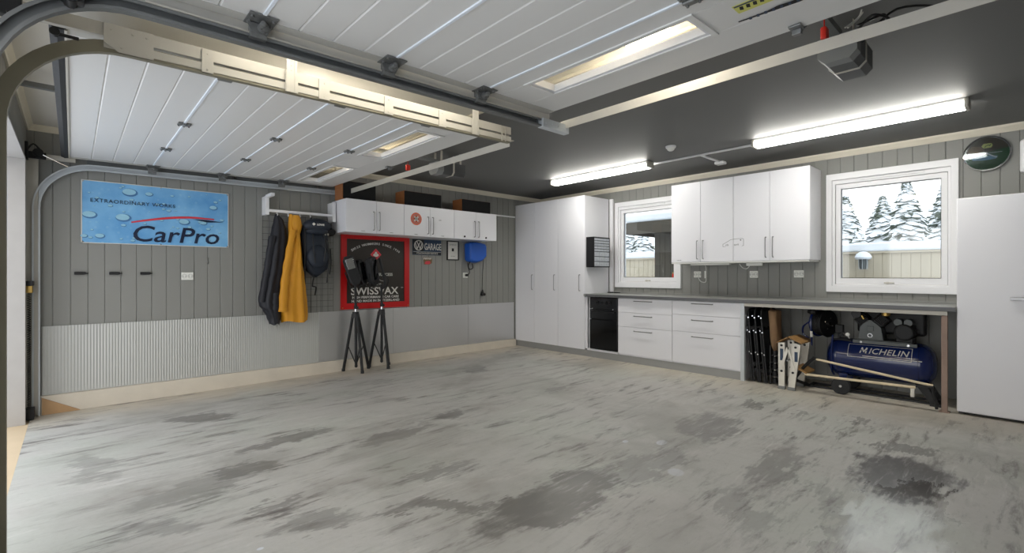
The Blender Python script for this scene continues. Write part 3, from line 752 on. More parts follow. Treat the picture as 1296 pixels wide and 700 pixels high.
# far door, near side (double rail)
yn = 2.744
T = thing('door_track', 'curved double door track of the far door with riveted plates, between the two doors', 'door track', (-.2, yn, -.06))
bm = nb(); sweep_xz(bm, track_path(-.219, -.055, 2.186, .40, 2.48), cprofile(yn, 1)); part('rail', bm, m_galvo, T, ang=50)
def zr(x): return 2.186 + SL * (x - .2)
bm = nb(); prism(bm, [(-.29, zr(-.29) + .042), (2.49, zr(2.49) + .042), (2.49, zr(2.49) + .094), (-.29, zr(-.29) + .094)], 'y', yn - .002, yn + .002)
prism(bm, [(-.29, zr(-.29) + .038), (2.49, zr(2.49) + .038), (2.49, zr(2.49) + .042), (-.29, zr(-.29) + .042)], 'y', yn - .002, yn + .028); part('upper_rail', bm, m_galvw, T)
bm = nb(); prism(bm, [(.1, zr(.1) - .013), (2.49, zr(2.49) - .013), (2.49, zr(2.49) + .022), (.1, zr(.1) + .022)], 'y', yn - .0035, yn - .0005); part('lower_web', bm, m_galvw, T)
for x0, x1 in ((.463, .512), (1.025, 1.087), (1.428, 1.487), (1.829, 1.887), (2.389, 2.40), (2.425, 2.435)):
    bm = nb(); prism(bm, [(x0, zr(x0) - .022), (x1, zr(x1) - .022), (x1, zr(x1) + .088), (x0, zr(x0) + .088)], 'y', yn - .008, yn - .0036)
    for dz in (-.005, .07): cyl(bm, ((x0 + x1) / 2, yn - .011, zr(x0) + dz), ((x0 + x1) / 2, yn - .006, zr(x0) + dz), .0045, seg=8)
    part('joining_plate', bm, m_galvw, T)
bm = nb(); prism(bm, [(.10, zr(.1) + .094), (.10, zr(.1) + .01), (.15, zr(.1) - .022), (.275, zr(.27) - .022), (.275, zr(.27) + .094)], 'y', yn - .0085, yn - .004)
for q, w in ((.125, .07), (.16, -.0), (.2, .07), (.25, .07), (.25, -.005)): cyl(bm, (q, yn - .012, zr(q) + w), (q, yn - .008, zr(q) + w), .005, seg=8)
part('gusset_plate', bm, m_galvw, T)
for x0 in (.85, 2.11):
    bm = nb()
    for q in (0, .042): box(bm, x0 + q, x0 + q + .014, yn - .014, yn - .009, zr(x0) - .025, ZC - .013, .001)
    box(bm, x0 + .014, x0 + .042, yn - .010, yn - .008, zr(x0) + .07, ZC - .013)
    for k in range(8): cyl(bm, (x0 + .028, yn - .013, 2.29 + k * .026), (x0 + .028, yn - .009, 2.29 + k * .026), .004, seg=6)
    box(bm, x0 - .005, x0 + .061, yn - .012, yn - .0087, zr(x0) - .024, zr(x0) + .09, .001)
    part('ceiling_hanger', bm, m_galvw, T)
bm = nb(); cyl(bm, (-.055, yn - .012, 2.185), (-.055, yn + .012, 2.185), .017, seg=16); box(bm, -.055, .02, yn - .004, yn + .001, 2.172, 2.186, .002); part('cable_pulley', bm, m_rubber, T)
# nearer door, far side
yt = 2.25
T = thing('door_track', 'dark curved door track of the nearer door crossing overhead', 'door track', (-.175, yt, -.06))
def zr1(x): return 2.163 + SL * (x - .225)
bm = nb(); sweep_xz(bm, track_path(-.218, -.055, 2.163, .40, 2.56), cprofile(yt + .012, -1, .05, .032)); part('rail', bm, m_galvd, T, ang=50)
bm = nb(); prism(bm, [(.2, zr1(.2) + .027), (2.56, zr1(2.56) + .027), (2.56, zr1(2.56) + .034), (.2, zr1(.2) + .034)], 'y', yt - .024, yt + .012); part('upper_lip', bm, m_galvw, T)
bm = nb(); prism(bm, [(.12, zr1(.12) + .036), (2.4, zr1(2.4) + .036), (2.4, zr1(2.4) + .10), (.12, zr1(.12) + .10)], 'y', yt + .004, yt + .010); part('side_angle', bm, m_doore, T)
bm = nb(); box(bm, 2.3, 2.56, yt - .034, yt + .016, zr1(2.4) - .03, zr1(2.4) + .03, .003)
for k in range(4): cyl(bm, (2.33 + k * .06, yt - .038, zr1(2.4)), (2.33 + k * .06, yt - .03, zr1(2.4)), .006, seg=8)
part('end_bracket', bm, m_galv, T)
bm = nb(); box(bm, -.28, -.125, 2.29, 2.33, 2.04, 2.17, .004); cyl(bm, (-.14, 2.27, 2.05), (-.14, 2.34, 2.05), .022, seg=14); part('cable_drum_bracket', bm, m_black, T)
# nearer door, right side (beyond the frame, seen only in reflections)
T = thing('door_track', 'straight door track at the right side of the nearer door', 'door track', (-.175, -.83, -.06))
bm = nb(); sweep_xz(bm, track_path(-.175, -.055, 2.163, .40, 2.56), cprofile(-.84, 1)); part('rail', bm, m_galvd, T, ang=50)
# rear cross bars
def crossbar(x, y0, y1, z, label):
    bm = nb(); prism(bm, [(x, z), (x + .004, z), (x + .004, z + .051), (x + .05, z + .051), (x + .05, z + .055), (x, z + .055)], 'y', y0, y1)
    yy = y0 + .2
    while yy < y1: cyl(bm, (x - .002, yy, z + .027), (x + .001, yy, z + .027), .004, seg=6); yy += .6
    solo('cross_bar', bm, m_galvw, label, 'steel bar', smooth=False)
crossbar(2.522, -.84, 2.262, 2.196, 'long pale steel cross bar behind the nearer door, under the grey opener')
crossbar(2.49, 2.76, 5.94, 2.172, 'pale steel cross bar behind the far door, above the wall cabinets')
# lift cables and springs at the far jamb
s = thing('extension_spring_set', 'black vertical door springs beside the far jamb track', 'door spring', (-.285, 5.86, -.05))
for yy in (5.80, 5.85):
    bm = nb(); P = []
    for k in range(420):
        a = k * 2 * PI / 8; P.append((-.275 + .010 * math.cos(a), yy + .010 * math.sin(a), .05 + k * .0024))
    tube(bm, P, .0026, 4); part('spring_coil', bm, m_springs, s)
bm = nb(); box(bm, -.3, -.25, 5.76, 5.89, 1.03, 1.09, .004); part('spring_clamp', bm, m_brass, s)
bm = nb(); box(bm, -.3, -.245, 5.75, 5.89, 1.09, 1.13, .004); part('clamp_block', bm, m_black, s)
bm = nb(); box(bm, -.3, -.24, 5.78, 5.89, -.05, .04, .004); part('spring_anchor', bm, m_black, s)
s = thing('cable_pulley_bracket', 'black cable pulley bracket at the top of the far jamb', 'bracket', (-.25, 5.82, 2.2))
bm = nb(); box(bm, -.3, -.17, 5.86, 5.875, 2.19, 2.25, .004); box(bm, -.3, -.28, 5.80, 5.875, 2.17, 2.32, .004); cyl(bm, (-.22, 5.83, 2.24), (-.22, 5.88, 2.24), .035, seg=18)
tube(bm, [(-.29, 5.84, 2.25), (-.25, 5.84, 2.31), (-.21, 5.84, 2.27)], .007, 6, sm=4); part('bracket_arm', bm, m_black, s)
bm = nb(); tube(bm, [(-.21, 5.84, 2.235), (-.03, 5.87, 2.15)], .004, 6); part('lift_cable', bm, m_chrome, s)

# ------------------------------------------------------------------ openers
def opener(x, y, zb, ztop, label, ym):
    t = thing('garage_door_opener', label, 'door opener', (x, y, ZC))
    bm = nb(); w = .085; L_ = .36; h = ztop - zb
    prism(bm, [(y - w, zb + .03), (y - w + .03, zb), (y + w - .03, zb), (y + w, zb + .03), (y + w, ztop), (y - w, ztop)], 'x', x + .07, x + L_); part('motor_housing', bm, m_opend, t, ang=20)
    bm = nb(); prism(bm, [(y - w - .004, zb + .03), (y - w + .03, zb - .004), (y + w - .03, zb - .004), (y + w + .004, zb + .03), (y + w + .004, ztop), (y - w - .004, ztop)], 'x', x, x + .075)
    part('front_cover', bm, m_openg, t, ang=20)
    bm = nb(); prism(bm, [(y - w - .003, zb + .028), (y - w + .028, zb - .003), (y + w - .028, zb - .003), (y + w + .003, zb + .028), (y + w + .003, ztop), (y - w - .003, ztop)], 'x', x + .195, x + .215); part('light_strip', bm, m_galvw, t)
    bm = nb(); box(bm, -.28, x + .03, y - .018, y + .018, ztop - .004, ztop + .03, .003); part('drive_rail', bm, m_galvd, t)
    bm = nb()
    for q in (x + .05, x + .3):
        bm = nb()
        for s in (-1, 1): box(bm, q, q + .025, y + s * .06 - .002, y + s * .06 + .002, ztop - .01, ZC - .0005)
        box(bm, q, q + .025, y - .06, y + .06, ztop - .002, ztop + .003); part('ceiling_strap', bm, m_galvw, t)
    bm = nb(); box(bm, x - .42, x - .30, y - .03, y + .03, ztop - .03, ztop + .034, .004); cyl(bm, (x - .36, y - .05, ztop - .015), (x - .36, y + .05, ztop - .015), .012, seg=10); part('trolley', bm, m_black, t)
    bm = nb(); M = Matrix.Translation((2.36, y, zd(2.36) + .0)); box(bm, 2.31, 2.37, y - .025, y + .025, zd(2.3) - .012, zd(2.3) - .003, .003); box(bm, 2.34, 2.365, y - .018, y + .018, zd(2.3) - .035, zd(2.3) - .012, .003)
    prism(bm, [(2.34, zd(2.34) - .03), (2.36, zd(2.34) - .03), (x - .34, ztop - .004), (x - .37, ztop - .004)], 'y', y - .012, y + .012); part('door_arm', bm, m_hinge, t)
    bm = nb(); tube(bm, [(x - .33, y - .03, ztop - .02), (x - .33, y - .03, ztop - .09)], .003, 6)
    box(bm, x - .355, x - .305, y - .045, y - .018, ztop - .15, ztop - .09, .008); box(bm, x - .40, x - .31, y - .036, y - .028, ztop - .04, ztop - .012, .003)
    part('release_handle', bm, m_redh, t)
    return t
op1 = opener(2.96, .72, 2.31, 2.44, 'grey garage door opener hanging right of centre behind the nearer door', 0)
bm = nb(); P = [(2.97, .63, 2.46), (2.92, .60, 2.44), (2.97, .52, 2.47), (3.03, .57, 2.43), (2.97, .64, 2.41), (2.91, .56, 2.46), (2.98, .5, 2.44), (3.05, .58, 2.47), (3.0, .62, 2.38), (3.02, .48, 2.5), (3.2, .3, 2.505)]
tube(bm, P, .006, 6, sm=6); part('tied_cable', bm, m_black, op1, label='coiled black cable tied above the opener')
bm = nb(); tube(bm, [(2.86, .66, 2.42), (2.93, .62, 2.48), (2.9, .6, 2.5)], .004, 6, sm=4); tube(bm, [(2.87, .65, 2.42), (2.95, .63, 2.48), (2.93, .6, 2.5)], .004, 6, sm=4); part('white_cable', bm, m_cable, op1)
op2 = opener(2.87, 4.40, 2.27, 2.40, 'dark garage door opener hanging behind the far door, left part of the ceiling', 0)

# ------------------------------------------------------------------ cabinets
def bar_handle(name, M, ln, parent, vert=True):
    """bow handle; M places its centre, local z out of the front"""
    bm = nb(); a = ln / 2; pts = [(0, -a, 0), (0, -a, .022), (0, -a + .006, .028), (0, a - .006, .028), (0, a, .022), (0, a, 0)] if vert else [(-a, 0, 0), (-a, 0, .022), (-a + .006, 0, .028), (a - .006, 0, .028), (a, 0, .022), (a, 0, 0)]
    tube(bm, [M @ V(p) for p in pts], .0055, 8); return part(name, bm, m_steelh, parent)

TALL = [(4.492, 5.017, 'tall white cabinet with the drawer organizer on its side, nearest the oven'), (5.019, 5.534, 'middle one of the three tall white cabinets in the corner'), (5.536, 5.985, 'tall white cabinet against the aluminium-clad wall, in the corner')]
for i, (y0, y1, lb) in enumerate(TALL):
    t = thing('tall_cabinet', lb, 'cabinet', (5.85, (y0 + y1) / 2, .09), 'tall cabinets in the corner')
    bm = nb(); box(bm, XF + .02, XB - .045, y0 + .001, y1 - .001, .09, 2.35, .002); part('cabinet_body', bm, m_white, t)
    bm = nb(); box(bm, XF, XF + .018, y0 + .0015, y1 - .0015, .092, 2.352, .002); d = part('cabinet_door', bm, m_white, t)
    bar_handle('door_handle', WB(XF, (4.581, 5.085, 5.573)[i], 1.067), .235, d)
bm = nb(); prism(bm, [(4.492, -.01), (5.985, -.02), (5.985, .088), (4.492, .088)], 'x', XF + .012, XF + .03); struct('baseboard_back', bm, m_greyp)
bm = nb(); box(bm, XB - .03, XB - .001, 4.425, 4.489, .915, 2.35, .002); struct('trim_16', bm, m_trimw)

# drawer organizer
t = thing('drawer_organizer', 'black small-parts organizer with clear drawers hung on the side of the tall cabinet', 'organizer', (5.75, 4.41, 1.297))
bm = nb()
ox0, ox1, oy0, oy1, oz0, oz1 = 5.565, 5.945, 4.345, 4.489, 1.297, 1.738
box(bm, ox0, ox0 + .012, oy0, oy1, oz0, oz1, .003); box(bm, ox1 - .012, ox1, oy0, oy1, oz0, oz1, .003); box(bm, ox0, ox1, oy0, oy1, oz0, oz0 + .012, .003); box(bm, ox0, ox1, oy0, oy1, oz1 - .012, oz1, .003); box(bm, ox0, ox1, oy1 - .006, oy1, oz0, oz1, .002)
rows = []
z = oz0 + .012
for k in range(3): rows.append((z, z + .066, 3)); z += .0725
for k in range(5): rows.append((z, z + .034, 5)); z += .0395
for a, b, n in rows:
    box(bm, ox0 + .01, ox1 - .01, oy0 + .002, oy1, b + .0005, b + .005)
part('organizer_case', bm, m_black, t)
for a, b, n in rows:
    w = (ox1 - ox0 - .024) / n
    for k in range(n):
        bm = nb(); x0 = ox0 + .012 + k * w; box(bm, x0 + .003, x0 + w - .003, oy0 + .001, oy0 + .11, a + .002, b - .001, .002)
        box(bm, x0 + w * .35, x0 + w * .65, oy0 - .006, oy0 + .002, a + (b - a) * .4, a + (b - a) * .55, .001); part('parts_drawer', bm, m_orgclear, t)

# base run
t = thing('built_in_oven', 'black glass built-in oven at the left end of the worktop', 'oven', (5.8, 4.16, .12))
bm = nb(); box(bm, XF + .02, 6.05, 3.93, 4.385, .12, .862, .003); part('oven_body', bm, m_black, t)
bm = nb(); box(bm, XF - .012, XF + .02, 3.92, 4.39, .125, .548, .004); part('oven_door', bm, m_gloss, t)
bm = nb(); box(bm, XF - .01, XF + .02, 3.92, 4.39, .70, .862, .004); part('control_panel', bm, m_gloss, t)
bm = nb(); box(bm, XF - .008, XF + .02, 3.92, 4.39, .555, .692, .004); part('lower_panel', bm, m_gloss, t)
bm = nb(); tube(bm, [(XF - .012, 4.33, .66), (XF - .045, 4.33, .66), (XF - .045, 3.97, .66), (XF - .012, 3.97, .66)], .008, 8); part('oven_handle', bm, m_blackm, t)
for y in (4.33, 3.975):
    bm = nb(); cyl(bm, (XF - .028, y, .703), (XF - .01, y, .703), .009, seg=14); part('control_knob', bm, m_chrome, t, label='small chrome knob')
for y in (4.25, 4.18, 4.11, 4.04):
    bm = nb(); cyl(bm, (XF - .026, y, .79), (XF - .01, y, .79), .018, seg=16); part('control_knob', bm, m_black, t)
t = thing('oven_cabinet', 'white cabinet surround framing the black oven', 'cabinet', (5.8, 4.2, .09))
bm = nb(); box(bm, XF + .02, XB - .01, 3.912, 3.918, .09, .866, .001); box(bm, XF + .02, XB - .01, 4.455, 4.488, .09, .866, .001); box(bm, XF + .02, XB - .01, 3.912, 4.488, .09, .118, .001); part('cabinet_body', bm, m_white, t)
bm = nb(); box(bm, XF, XF + .018, 4.44, 4.488, .092, .862, .002); box(bm, XF, XF + .018, 4.393, 4.41, .118, .862, .002); box(bm, XF, XF + .018, 3.913, 4.488, .092, .118, .002); part('front_frame', bm, m_white, t)

def drawer_unit(y0, y1, zs, hy, hz, lb):
    t = thing('drawer_cabinet', lb, 'drawer unit', (5.85, (y0 + y1) / 2, .09), 'white drawer units under the worktop')
    bm = nb(); box(bm, XF + .02, XB - .01, y0 + .001, y1 - .001, .09, .866, .002); part('cabinet_body', bm, m_white, t)
    for (a, b), h in zip(zs, hz):
        bm = nb(); box(bm, XF, XF + .018, y0 + .002, y1 - .002, a + .0015, b - .0015, .002); d = part('drawer', bm, m_white, t)
        bar_handle('drawer_handle', WB(XF, sum(hy) / 2, h), hy[1] - hy[0], d, vert=False)
drawer_unit(3.101, 3.910, [(.11, .482), (.482, .676), (.676, .862)], (3.386, 3.647), (.434, .634, .833), 'white three-drawer unit next to the black oven')
drawer_unit(2.262, 3.099, [(.108, .49), (.49, .696), (.696, .864)], (2.584, 2.837), (.438, .638, .836), 'white three-drawer unit next to the open bench space')
bm = nb(); prism(bm, [(2.262, .0), (4.488, -.008), (4.488, .088), (2.262, .092)], 'x', XF + .01, XF + .028); struct('trim_17', bm, m_greyp)
# worktop
t = thing('worktop', 'long grey worktop running under both windows', 'worktop', (5.83, 2.4, .868))
bm = nb(); box(bm, XF - .03, XB - .001, .485, 4.49, .872, .908, .002); part('slab', bm, m_top, t)
bm = nb(); box(bm, XF - .034, XF - .0305, .485, 4.452, .870, .906, .001); part('front_edging', bm, m_topedge, t)
bm = nb(); box(bm, XB - .012, XB - .0008, .485, 4.42, .908, .93, .002); part('rear_upstand', bm, m_top, t)
# steel frame of the open bench
t = thing('bench_frame', 'steel frame under the right half of the worktop with one rusty leg', 'bench frame', (5.8, 1.4, 0))
bm = nb(); box(bm, XF - .022, XF + .012, .535, 2.2175, .834, .868, .002); part('front_rail', bm, m_galvw, t, label='pale zinc front rail')
bm = nb(); box(bm, XF - .022, XF + .02, 2.2185, 2.259, .0, .868, .002); part('leg', bm, m_galv, t)
bm = nb(); box(bm, XF - .02, XF + .02, .535, .575, .012, .833, .002); box(bm, XF - .035, XF + .035, .52, .59, zf(5.5, .55), .013, .001); part('leg', bm, m_rust, t, label='brown rusty leg')
bm = nb(); box(bm, XF + .03, XB - .02, 2.245, 2.2605, .0, .866, .001); part('side_panel', bm, m_white, t)
bm = nb(); box(bm, 6.148, XB - .0005, .38, .46, .77, .82, .004); cyl(bm, (6.14, .42, .795), (6.15, .42, .795), .018, seg=14); solo('wall_socket', bm, m_sock, 'white socket on the wall under the worktop beside the white freezer', 'socket')
# freezer
t = thing('upright_freezer', 'tall white upright freezer cropped by the right edge of the picture', 'freezer', (5.83, .15, 0))
bm = nb(); box(bm, XF + .05, XB - .01, -.28, .478, .025, 1.828, .008); part('freezer_body', bm, m_white2, t)
bm = nb(); box(bm, XF, XF + .048, -.282, .479, .028, 1.83, .01, seg=3); d = part('freezer_door', bm, m_white, t)
bm = nb(); box(bm, XF - .035, XF - .02, -.2, .163, .977, 1.006, .004)
for y in (.14, -.17): box(bm, XF - .03, XF + .001, y - .012, y + .012, .982, 1.0, .002)
part('door_handle', bm, m_steelh, d)
bm = nb()
for x in (XF + .06, XB - .1):
    for y in (-.22, .42):
        b2 = nb(); cyl(b2, (x, y, .005), (x, y, .028), .022, seg=12); part('foot', b2, m_black, t)
box(bm, XF + .03, XF + .05, -.27, .47, .012, .026, .002); part('base_grille', bm, m_black, t)
# wall cabinets on the window wall
XW = 5.778
for y0, y1, mid, lb in ((2.452, 3.249, 2.854, 'white two-door wall cabinet partly covering the left window'), (1.647, 2.450, 2.048, 'white two-door wall cabinet next to the right window')):
    t = thing('wall_cabinet', lb, 'wall cabinet', (5.97, (y0 + y1) / 2, 1.345), 'white wall cabinets between the windows')
    bm = nb(); box(bm, XW + .02, XB - .003, y0 + .0005, y1 - .0005, 1.345, 2.345, .002); part('cabinet_body', bm, m_white, t)
    for a, b, h in ((y0, mid, mid - .038), (mid, y1, mid + .038)):
        bm = nb(); box(bm, XW, XW + .018, a + .0015, b - .0015, 1.345, 2.347, .002); d = part('cabinet_door', bm, m_white, t)
        bar_handle('door_handle', WB(XW, h, 1.495), .225, d)
    if y0 > 2:
        bm = nb(); M = WB(XW - .0005, 2.573, 1.522)
        stroke(bm, [(0.03, 0), (0, .0), (0, .028), (.092, .078), (.12, .083)], .004, M, .001); part('car_drawing', bm, m_openg, t, label='thin grey outline drawing of a car nose')
        dl = t
    else:
        bm = nb(); M = WB(XW - .0005, 2.45, 1.522)
        stroke(bm, [(.003, .084), (.1, .088), (.118, .08), (.118, .004), (.1, .0)], .004, M, .001); cyl(bm, M @ V((.085, .07, -.001)), M @ V((.085, .07, .003)), .008, seg=10)
        text(bm, 'sark', .035, WB(XW - .0005, 2.445, 1.53), 'LEFT', .2); part('car_drawing', bm, m_openg, t, label='thin grey outline drawing of a car tail')
bm = nb(); text(bm, 'cla', .035, WB(XW - .0005, 2.545, 1.53), 'LEFT', .2); part('lettering', bm, m_openg, dl)
bm = nb(); text(bm, 'CARCARE', .014, WB(XW - .0005, 3.17, 1.365), 'LEFT'); part('lettering', bm, m_openg, dl)
bm = nb(); box(bm, XW + .005, XB - .01, 1.66, 3.249, 1.327, 1.343, .002); solo('light_pelmet', bm, m_valance, 'white pelmet board under the wall cabinets on the window wall', 'pelmet')
bm = nb(); box(bm, 5.9, 5.96, 2.55, 3.05, 1.305, 1.3265, .004); box(bm, 5.92, 5.95, 2.18, 2.36, 1.29, 1.3265, .004)
solo('under_cabinet_light', bm, m_sock, 'slim unlit light batten under the white wall cabinets', 'light')
bm = nb(); tube(bm, [(6.13, 3.06, 1.16), (6.12, 3.02, 1.1), (6.13, 2.96, 1.09), (6.14, 2.955, 1.16), (6.145, 2.965, 1.3), (6.05, 2.99, 1.315)], .006, 6, sm=6)
tube(bm, [(5.95, 2.45, 1.318), (5.97, 2.42, 1.27), (6.0, 2.38, 1.26), (5.98, 2.33, 1.315)], .006, 6, sm=6)
solo('white_cable', bm, m_cable, 'loose white cable hanging below the wall cabinets near the left window', 'cable')

def socket(wall, u, z, w, h, n, label, group='white wall sockets'):
    t = thing('wall_socket', label, 'socket', (u, YA, z) if wall == 'A' else (XB, u, z), group)
    M = WA(u, YA, z) if wall == 'A' else WB(XB, u, z)
    bm = nb(); box(bm, -w / 2, w / 2, -h / 2, h / 2, .0005, .012, .004, M=M); part('face_plate', bm, m_sock, t)
    bm = nb()
    for k in range(n):
        cx = (k - (n - 1) / 2) * w / n
        ring_flat(bm, (cx, 0), .019, .021, M @ Matrix.Translation((0, 0, .0125)), .001, 20)
        for s in (-1, 1): cyl(bm, M @ V((cx + s * .009, 0, .0118)), M @ V((cx + s * .009, 0, .0132)), .004, seg=8)
    part('socket_holes', bm, m_opend, t)
    return t
socket('A', .885, 1.17, .105, .08, 2, 'white double socket below the blue banner')
sk = socket('A', 4.487, 1.18, .09, .08, 1, 'white socket with a black plug below the blue reel')
bm = nb(); cyl(bm, (4.5, 5.986, 1.18), (4.5, 5.95, 1.18), .02, seg=12); tube(bm, [(4.5, 5.95, 1.18), (4.53, 5.94, 1.22), (4.52, 5.96, 1.3), (4.5, 5.95, 1.37)], .006, 6, sm=5); part('black_plug', bm, m_black, sk)
socket('B', 3.08, 1.19, .10, .082, 2, 'white double socket below the wall cabinets nearest the left window')
bm = nb(); box(bm, 6.13, XB - .0005, 2.95, 2.975, 1.14, 1.235, .003); solo('light_switch', bm, m_sock, 'narrow white switch beside the leftmost worktop socket', 'switch')
socket('B', 2.36, 1.19, .10, .085, 2, 'white double socket in the middle of the wall below the wall cabinets')
socket('B', 1.866, 1.195, .105, .085, 2, 'white double socket nearest the right window')
# things on the worktop
bm = nb(); box(bm, 6.05, 6.12, 4.40, 4.47, .9085, .925, .005); solo('phone_charger', bm, m_black, 'small flat black box on the worktop corner beside the tall cabinet', 'charger')
bm = nb(); box(bm, 6.06, 6.12, 4.28, 4.36, .9085, .922, .005); solo('remote_control', bm, m_black, 'small black remote on the worktop under the left window', 'remote')
t = thing('small_red_can', 'small red can on the ledge of the left window beneath the wall cabinet', 'can', (6.196, 3.458, 1.1475))
bm = nb(); lathe(bm, [(0, 0), (.012, 0), (.0125, .005), (.0125, .045), (.009, .052), (0, .053)], (6.196, 3.458, 1.1475), (0, 0, 1), 20); part('can_body', bm, m_redh, t)
bm = nb(); lathe(bm, [(0, .053), (.009, .053), (.009, .072), (0, .073)], (6.196, 3.458, 1.1475), (0, 0, 1), 16); part('can_cap', bm, m_brass, t)
# clock
t = thing('wall_clock', 'round wall clock with a green and brown picture dial, above the freezer', 'clock', (XB, .33, 2.13))
c = (XB, .33, 2.284)
bm = nb(); lathe(bm, [(0, .0005), (.157, .0005), (.16, .012), (.157, .03), (.148, .034), (.146, .026), (0, .026)], c, (-1, 0, 0), 48); part('clock_rim', bm, m_chrome, t)
M = WB(XB - .0265, .33, 2.284)
def halfdisc(r, a0, a1, n=24): return [(r * math.cos(a0 + (a1 - a0) * k / n), r * math.sin(a0 + (a1 - a0) * k / n)) for k in range(n + 1)]
bm = nb(); plate(bm, halfdisc(.145, PI + .1, 2 * PI + .25), M, .001, 0)
plate(bm, halfdisc(.145, .25, PI + .1), M, .001, 1)
M2 = M @ Matrix.Translation((0, 0, .0012))
plate(bm, [(-.12, .0), (-.09, -.05), (-.02, -.06), (.06, -.055), (.07, -.03), (.0, -.02), (-.06, -.015)], M2, .0006, 2)
plate(bm, [(-.13, .03), (-.1, .08), (-.04, .07), (-.01, .03), (-.06, .01)], M2, .0006, 3)
part('clock_dial', bm, [m_clockg, m_clockb, m_clockbl, m_canvas], t)
bm = nb(); plate(bm, [(-.02, .05), (.03, .05), (.04, .07), (.03, .09), (-.02, .09), (-.035, .07)], M2, .001, 0)
stroke(bm, [(-.012, .058), (-.005, .07), (.01, .075), (.02, .068), (.026, .08)], .006, M @ Matrix.Translation((0, 0, .0025)), .0006, 1); part('dial_emblem', bm, [m_lime, m_clockg], t, label='yellow leaping deer emblem')
bm = nb(); M3 = M @ Matrix.Translation((0, 0, .004))
plate(bm, [(-.004, .006), (-.118, -.02), (-.112, -.034), (.004, -.006)], M3, .0015); plate(bm, [(0, .004), (.07, -.042), (.066, -.048), (-.004, -.004)], M3, .0015); plate(bm, [(0, .0018), (.1, .004), (.1, .001), (0, -.0018)], M3, .001)
cyl(bm, M3 @ V((0, 0, -.002)), M3 @ V((0, 0, .004)), .009, seg=14); part('clock_hands', bm, m_trimw, t)
bm = nb(); lathe(bm, [(0, .0345), (.147, .034), (.147, .036), (0, .040)], c, (-1, 0, 0), 48); part('clock_glass', bm, m_glass, t)
bm = nb(); box(bm, 6.06, XB - .0005, -.16, .122, 2.066, 2.362, .03, seg=4); solo('ventilation_box', bm, m_trimw, 'white rounded box on the wall at the right edge of the picture, beside the clock', 'ventilation box')

# ------------------------------------------------------------------ left wall: wall cabinets and speakers
YF = 5.569
CA = [(2.403, 3.183, 2.796, 'white two-door wall cabinet above the red-framed poster'), (3.184, 3.977, 3.579, 'white two-door wall cabinet with the round orange sticker'), (3.978, 4.758, 4.373, 'white two-door wall cabinet at the right end of the row, above the blue reel')]
for i, (x0, x1, mid, lb) in enumerate(CA):
    t = thing('wall_cabinet', lb, 'wall cabinet', ((x0 + x1) / 2, 5.79, 1.7), 'white wall cabinets above the poster')
    bm = nb(); box(bm, x0 + .0005, x1 - .0005, YF + .019, YA - .002, 1.70, 2.098, .002); part('cabinet_body', bm, m_white, t)
    for a, b, h in ((x0, mid, mid - .04), (mid, x1, mid + .035)):
        bm = nb(); box(bm, a + .0015, b - .0015, YF, YF + .018, 1.698, 2.099, .002); d = part('cabinet_door', bm, m_white, t)
        bar_handle('door_handle', WA(h, YF, 1.85), .225, d)
    if i == 1:
        M = WA(3.362, YF - .0005, 1.925); bm = nb(); plate(bm, halfdisc(.083, 0, 2 * PI, 36)[:-1], M, .001, 0)
        ring_flat(bm, (0, 0), .055, .062, M @ Matrix.Translation((0, 0, .0012)), .0006, 36, 2)
        for a in (PI / 4, -PI / 4):
            d_ = V((math.cos(a), math.sin(a))) * .036; stroke(bm, [(-d_.x, -d_.y), (d_.x, d_.y)], .022, M @ Matrix.Translation((0, 0, .002)), .0006, 1)
        for q in ((.0, .03), (.03, 0), (-.03, 0), (0, -.03)): plate(bm, [(q[0] + .008 * math.cos(k), q[1] + .008 * math.sin(k)) for k in (0, .9, 1.8, 2.7, 3.6, 4.5, 5.4)], M @ Matrix.Translation((0, 0, .003)), .0006, 3)
        part('round_sticker', bm, [m_orange, m_print, m_openg, m_dkprint], t, label='round orange sticker with a white cross')
        bm = nb(); text(bm, '-GTI-', .022, WA(3.739, YF - .0005, 1.926)); part('lettering', bm, m_openg, t)
    bm = nb()
    for xm in ((2.62, 3.0), (3.36, 3.78), (4.157, 4.552))[i]:
        if i == 2: cyl(bm, (xm, YF + .001, 1.735), (xm, YF - .008, 1.735), .014, seg=14)
        else: text(bm, 'CARPRO', .014, WA(xm, YF - .0005, 1.715))
    part('door_lock' if i == 2 else 'small_lettering', bm, m_dkprint if i == 2 else m_openg, t)
for x0, x1, h, lb in ((2.389, 2.816, .22, 'black-fronted wooden speaker lying at the left end of the wall cabinets'), (3.217, 3.80, .195, 'black-fronted wooden speaker in the middle on the wall cabinets'), (4.153, 4.686, .185, 'black-fronted wooden speaker at the right end of the wall cabinets')):
    z0 = 2.099; t = thing('speaker', lb, 'speaker', ((x0 + x1) / 2, 5.72, z0), 'speakers on the wall cabinets')
    bm = nb(); box(bm, x0, x1, 5.635, 5.86, z0, z0 + h, .003); part('speaker_box', bm, m_wood, t)
    bm = nb(); box(bm, x0 + .004, x1 - .004, 5.62, 5.6345, z0 + .004, z0 + h - .004, .005); part('speaker_grille', bm, m_grille, t)
bm = nb(); box(bm, 4.76, 5.53, YA - .018, YA - .001, 2.148, 2.17, .003); solo('wall_conduit', bm, m_trimw, 'white conduit on the left wall between wall cabinets and tall cabinet', 'conduit')

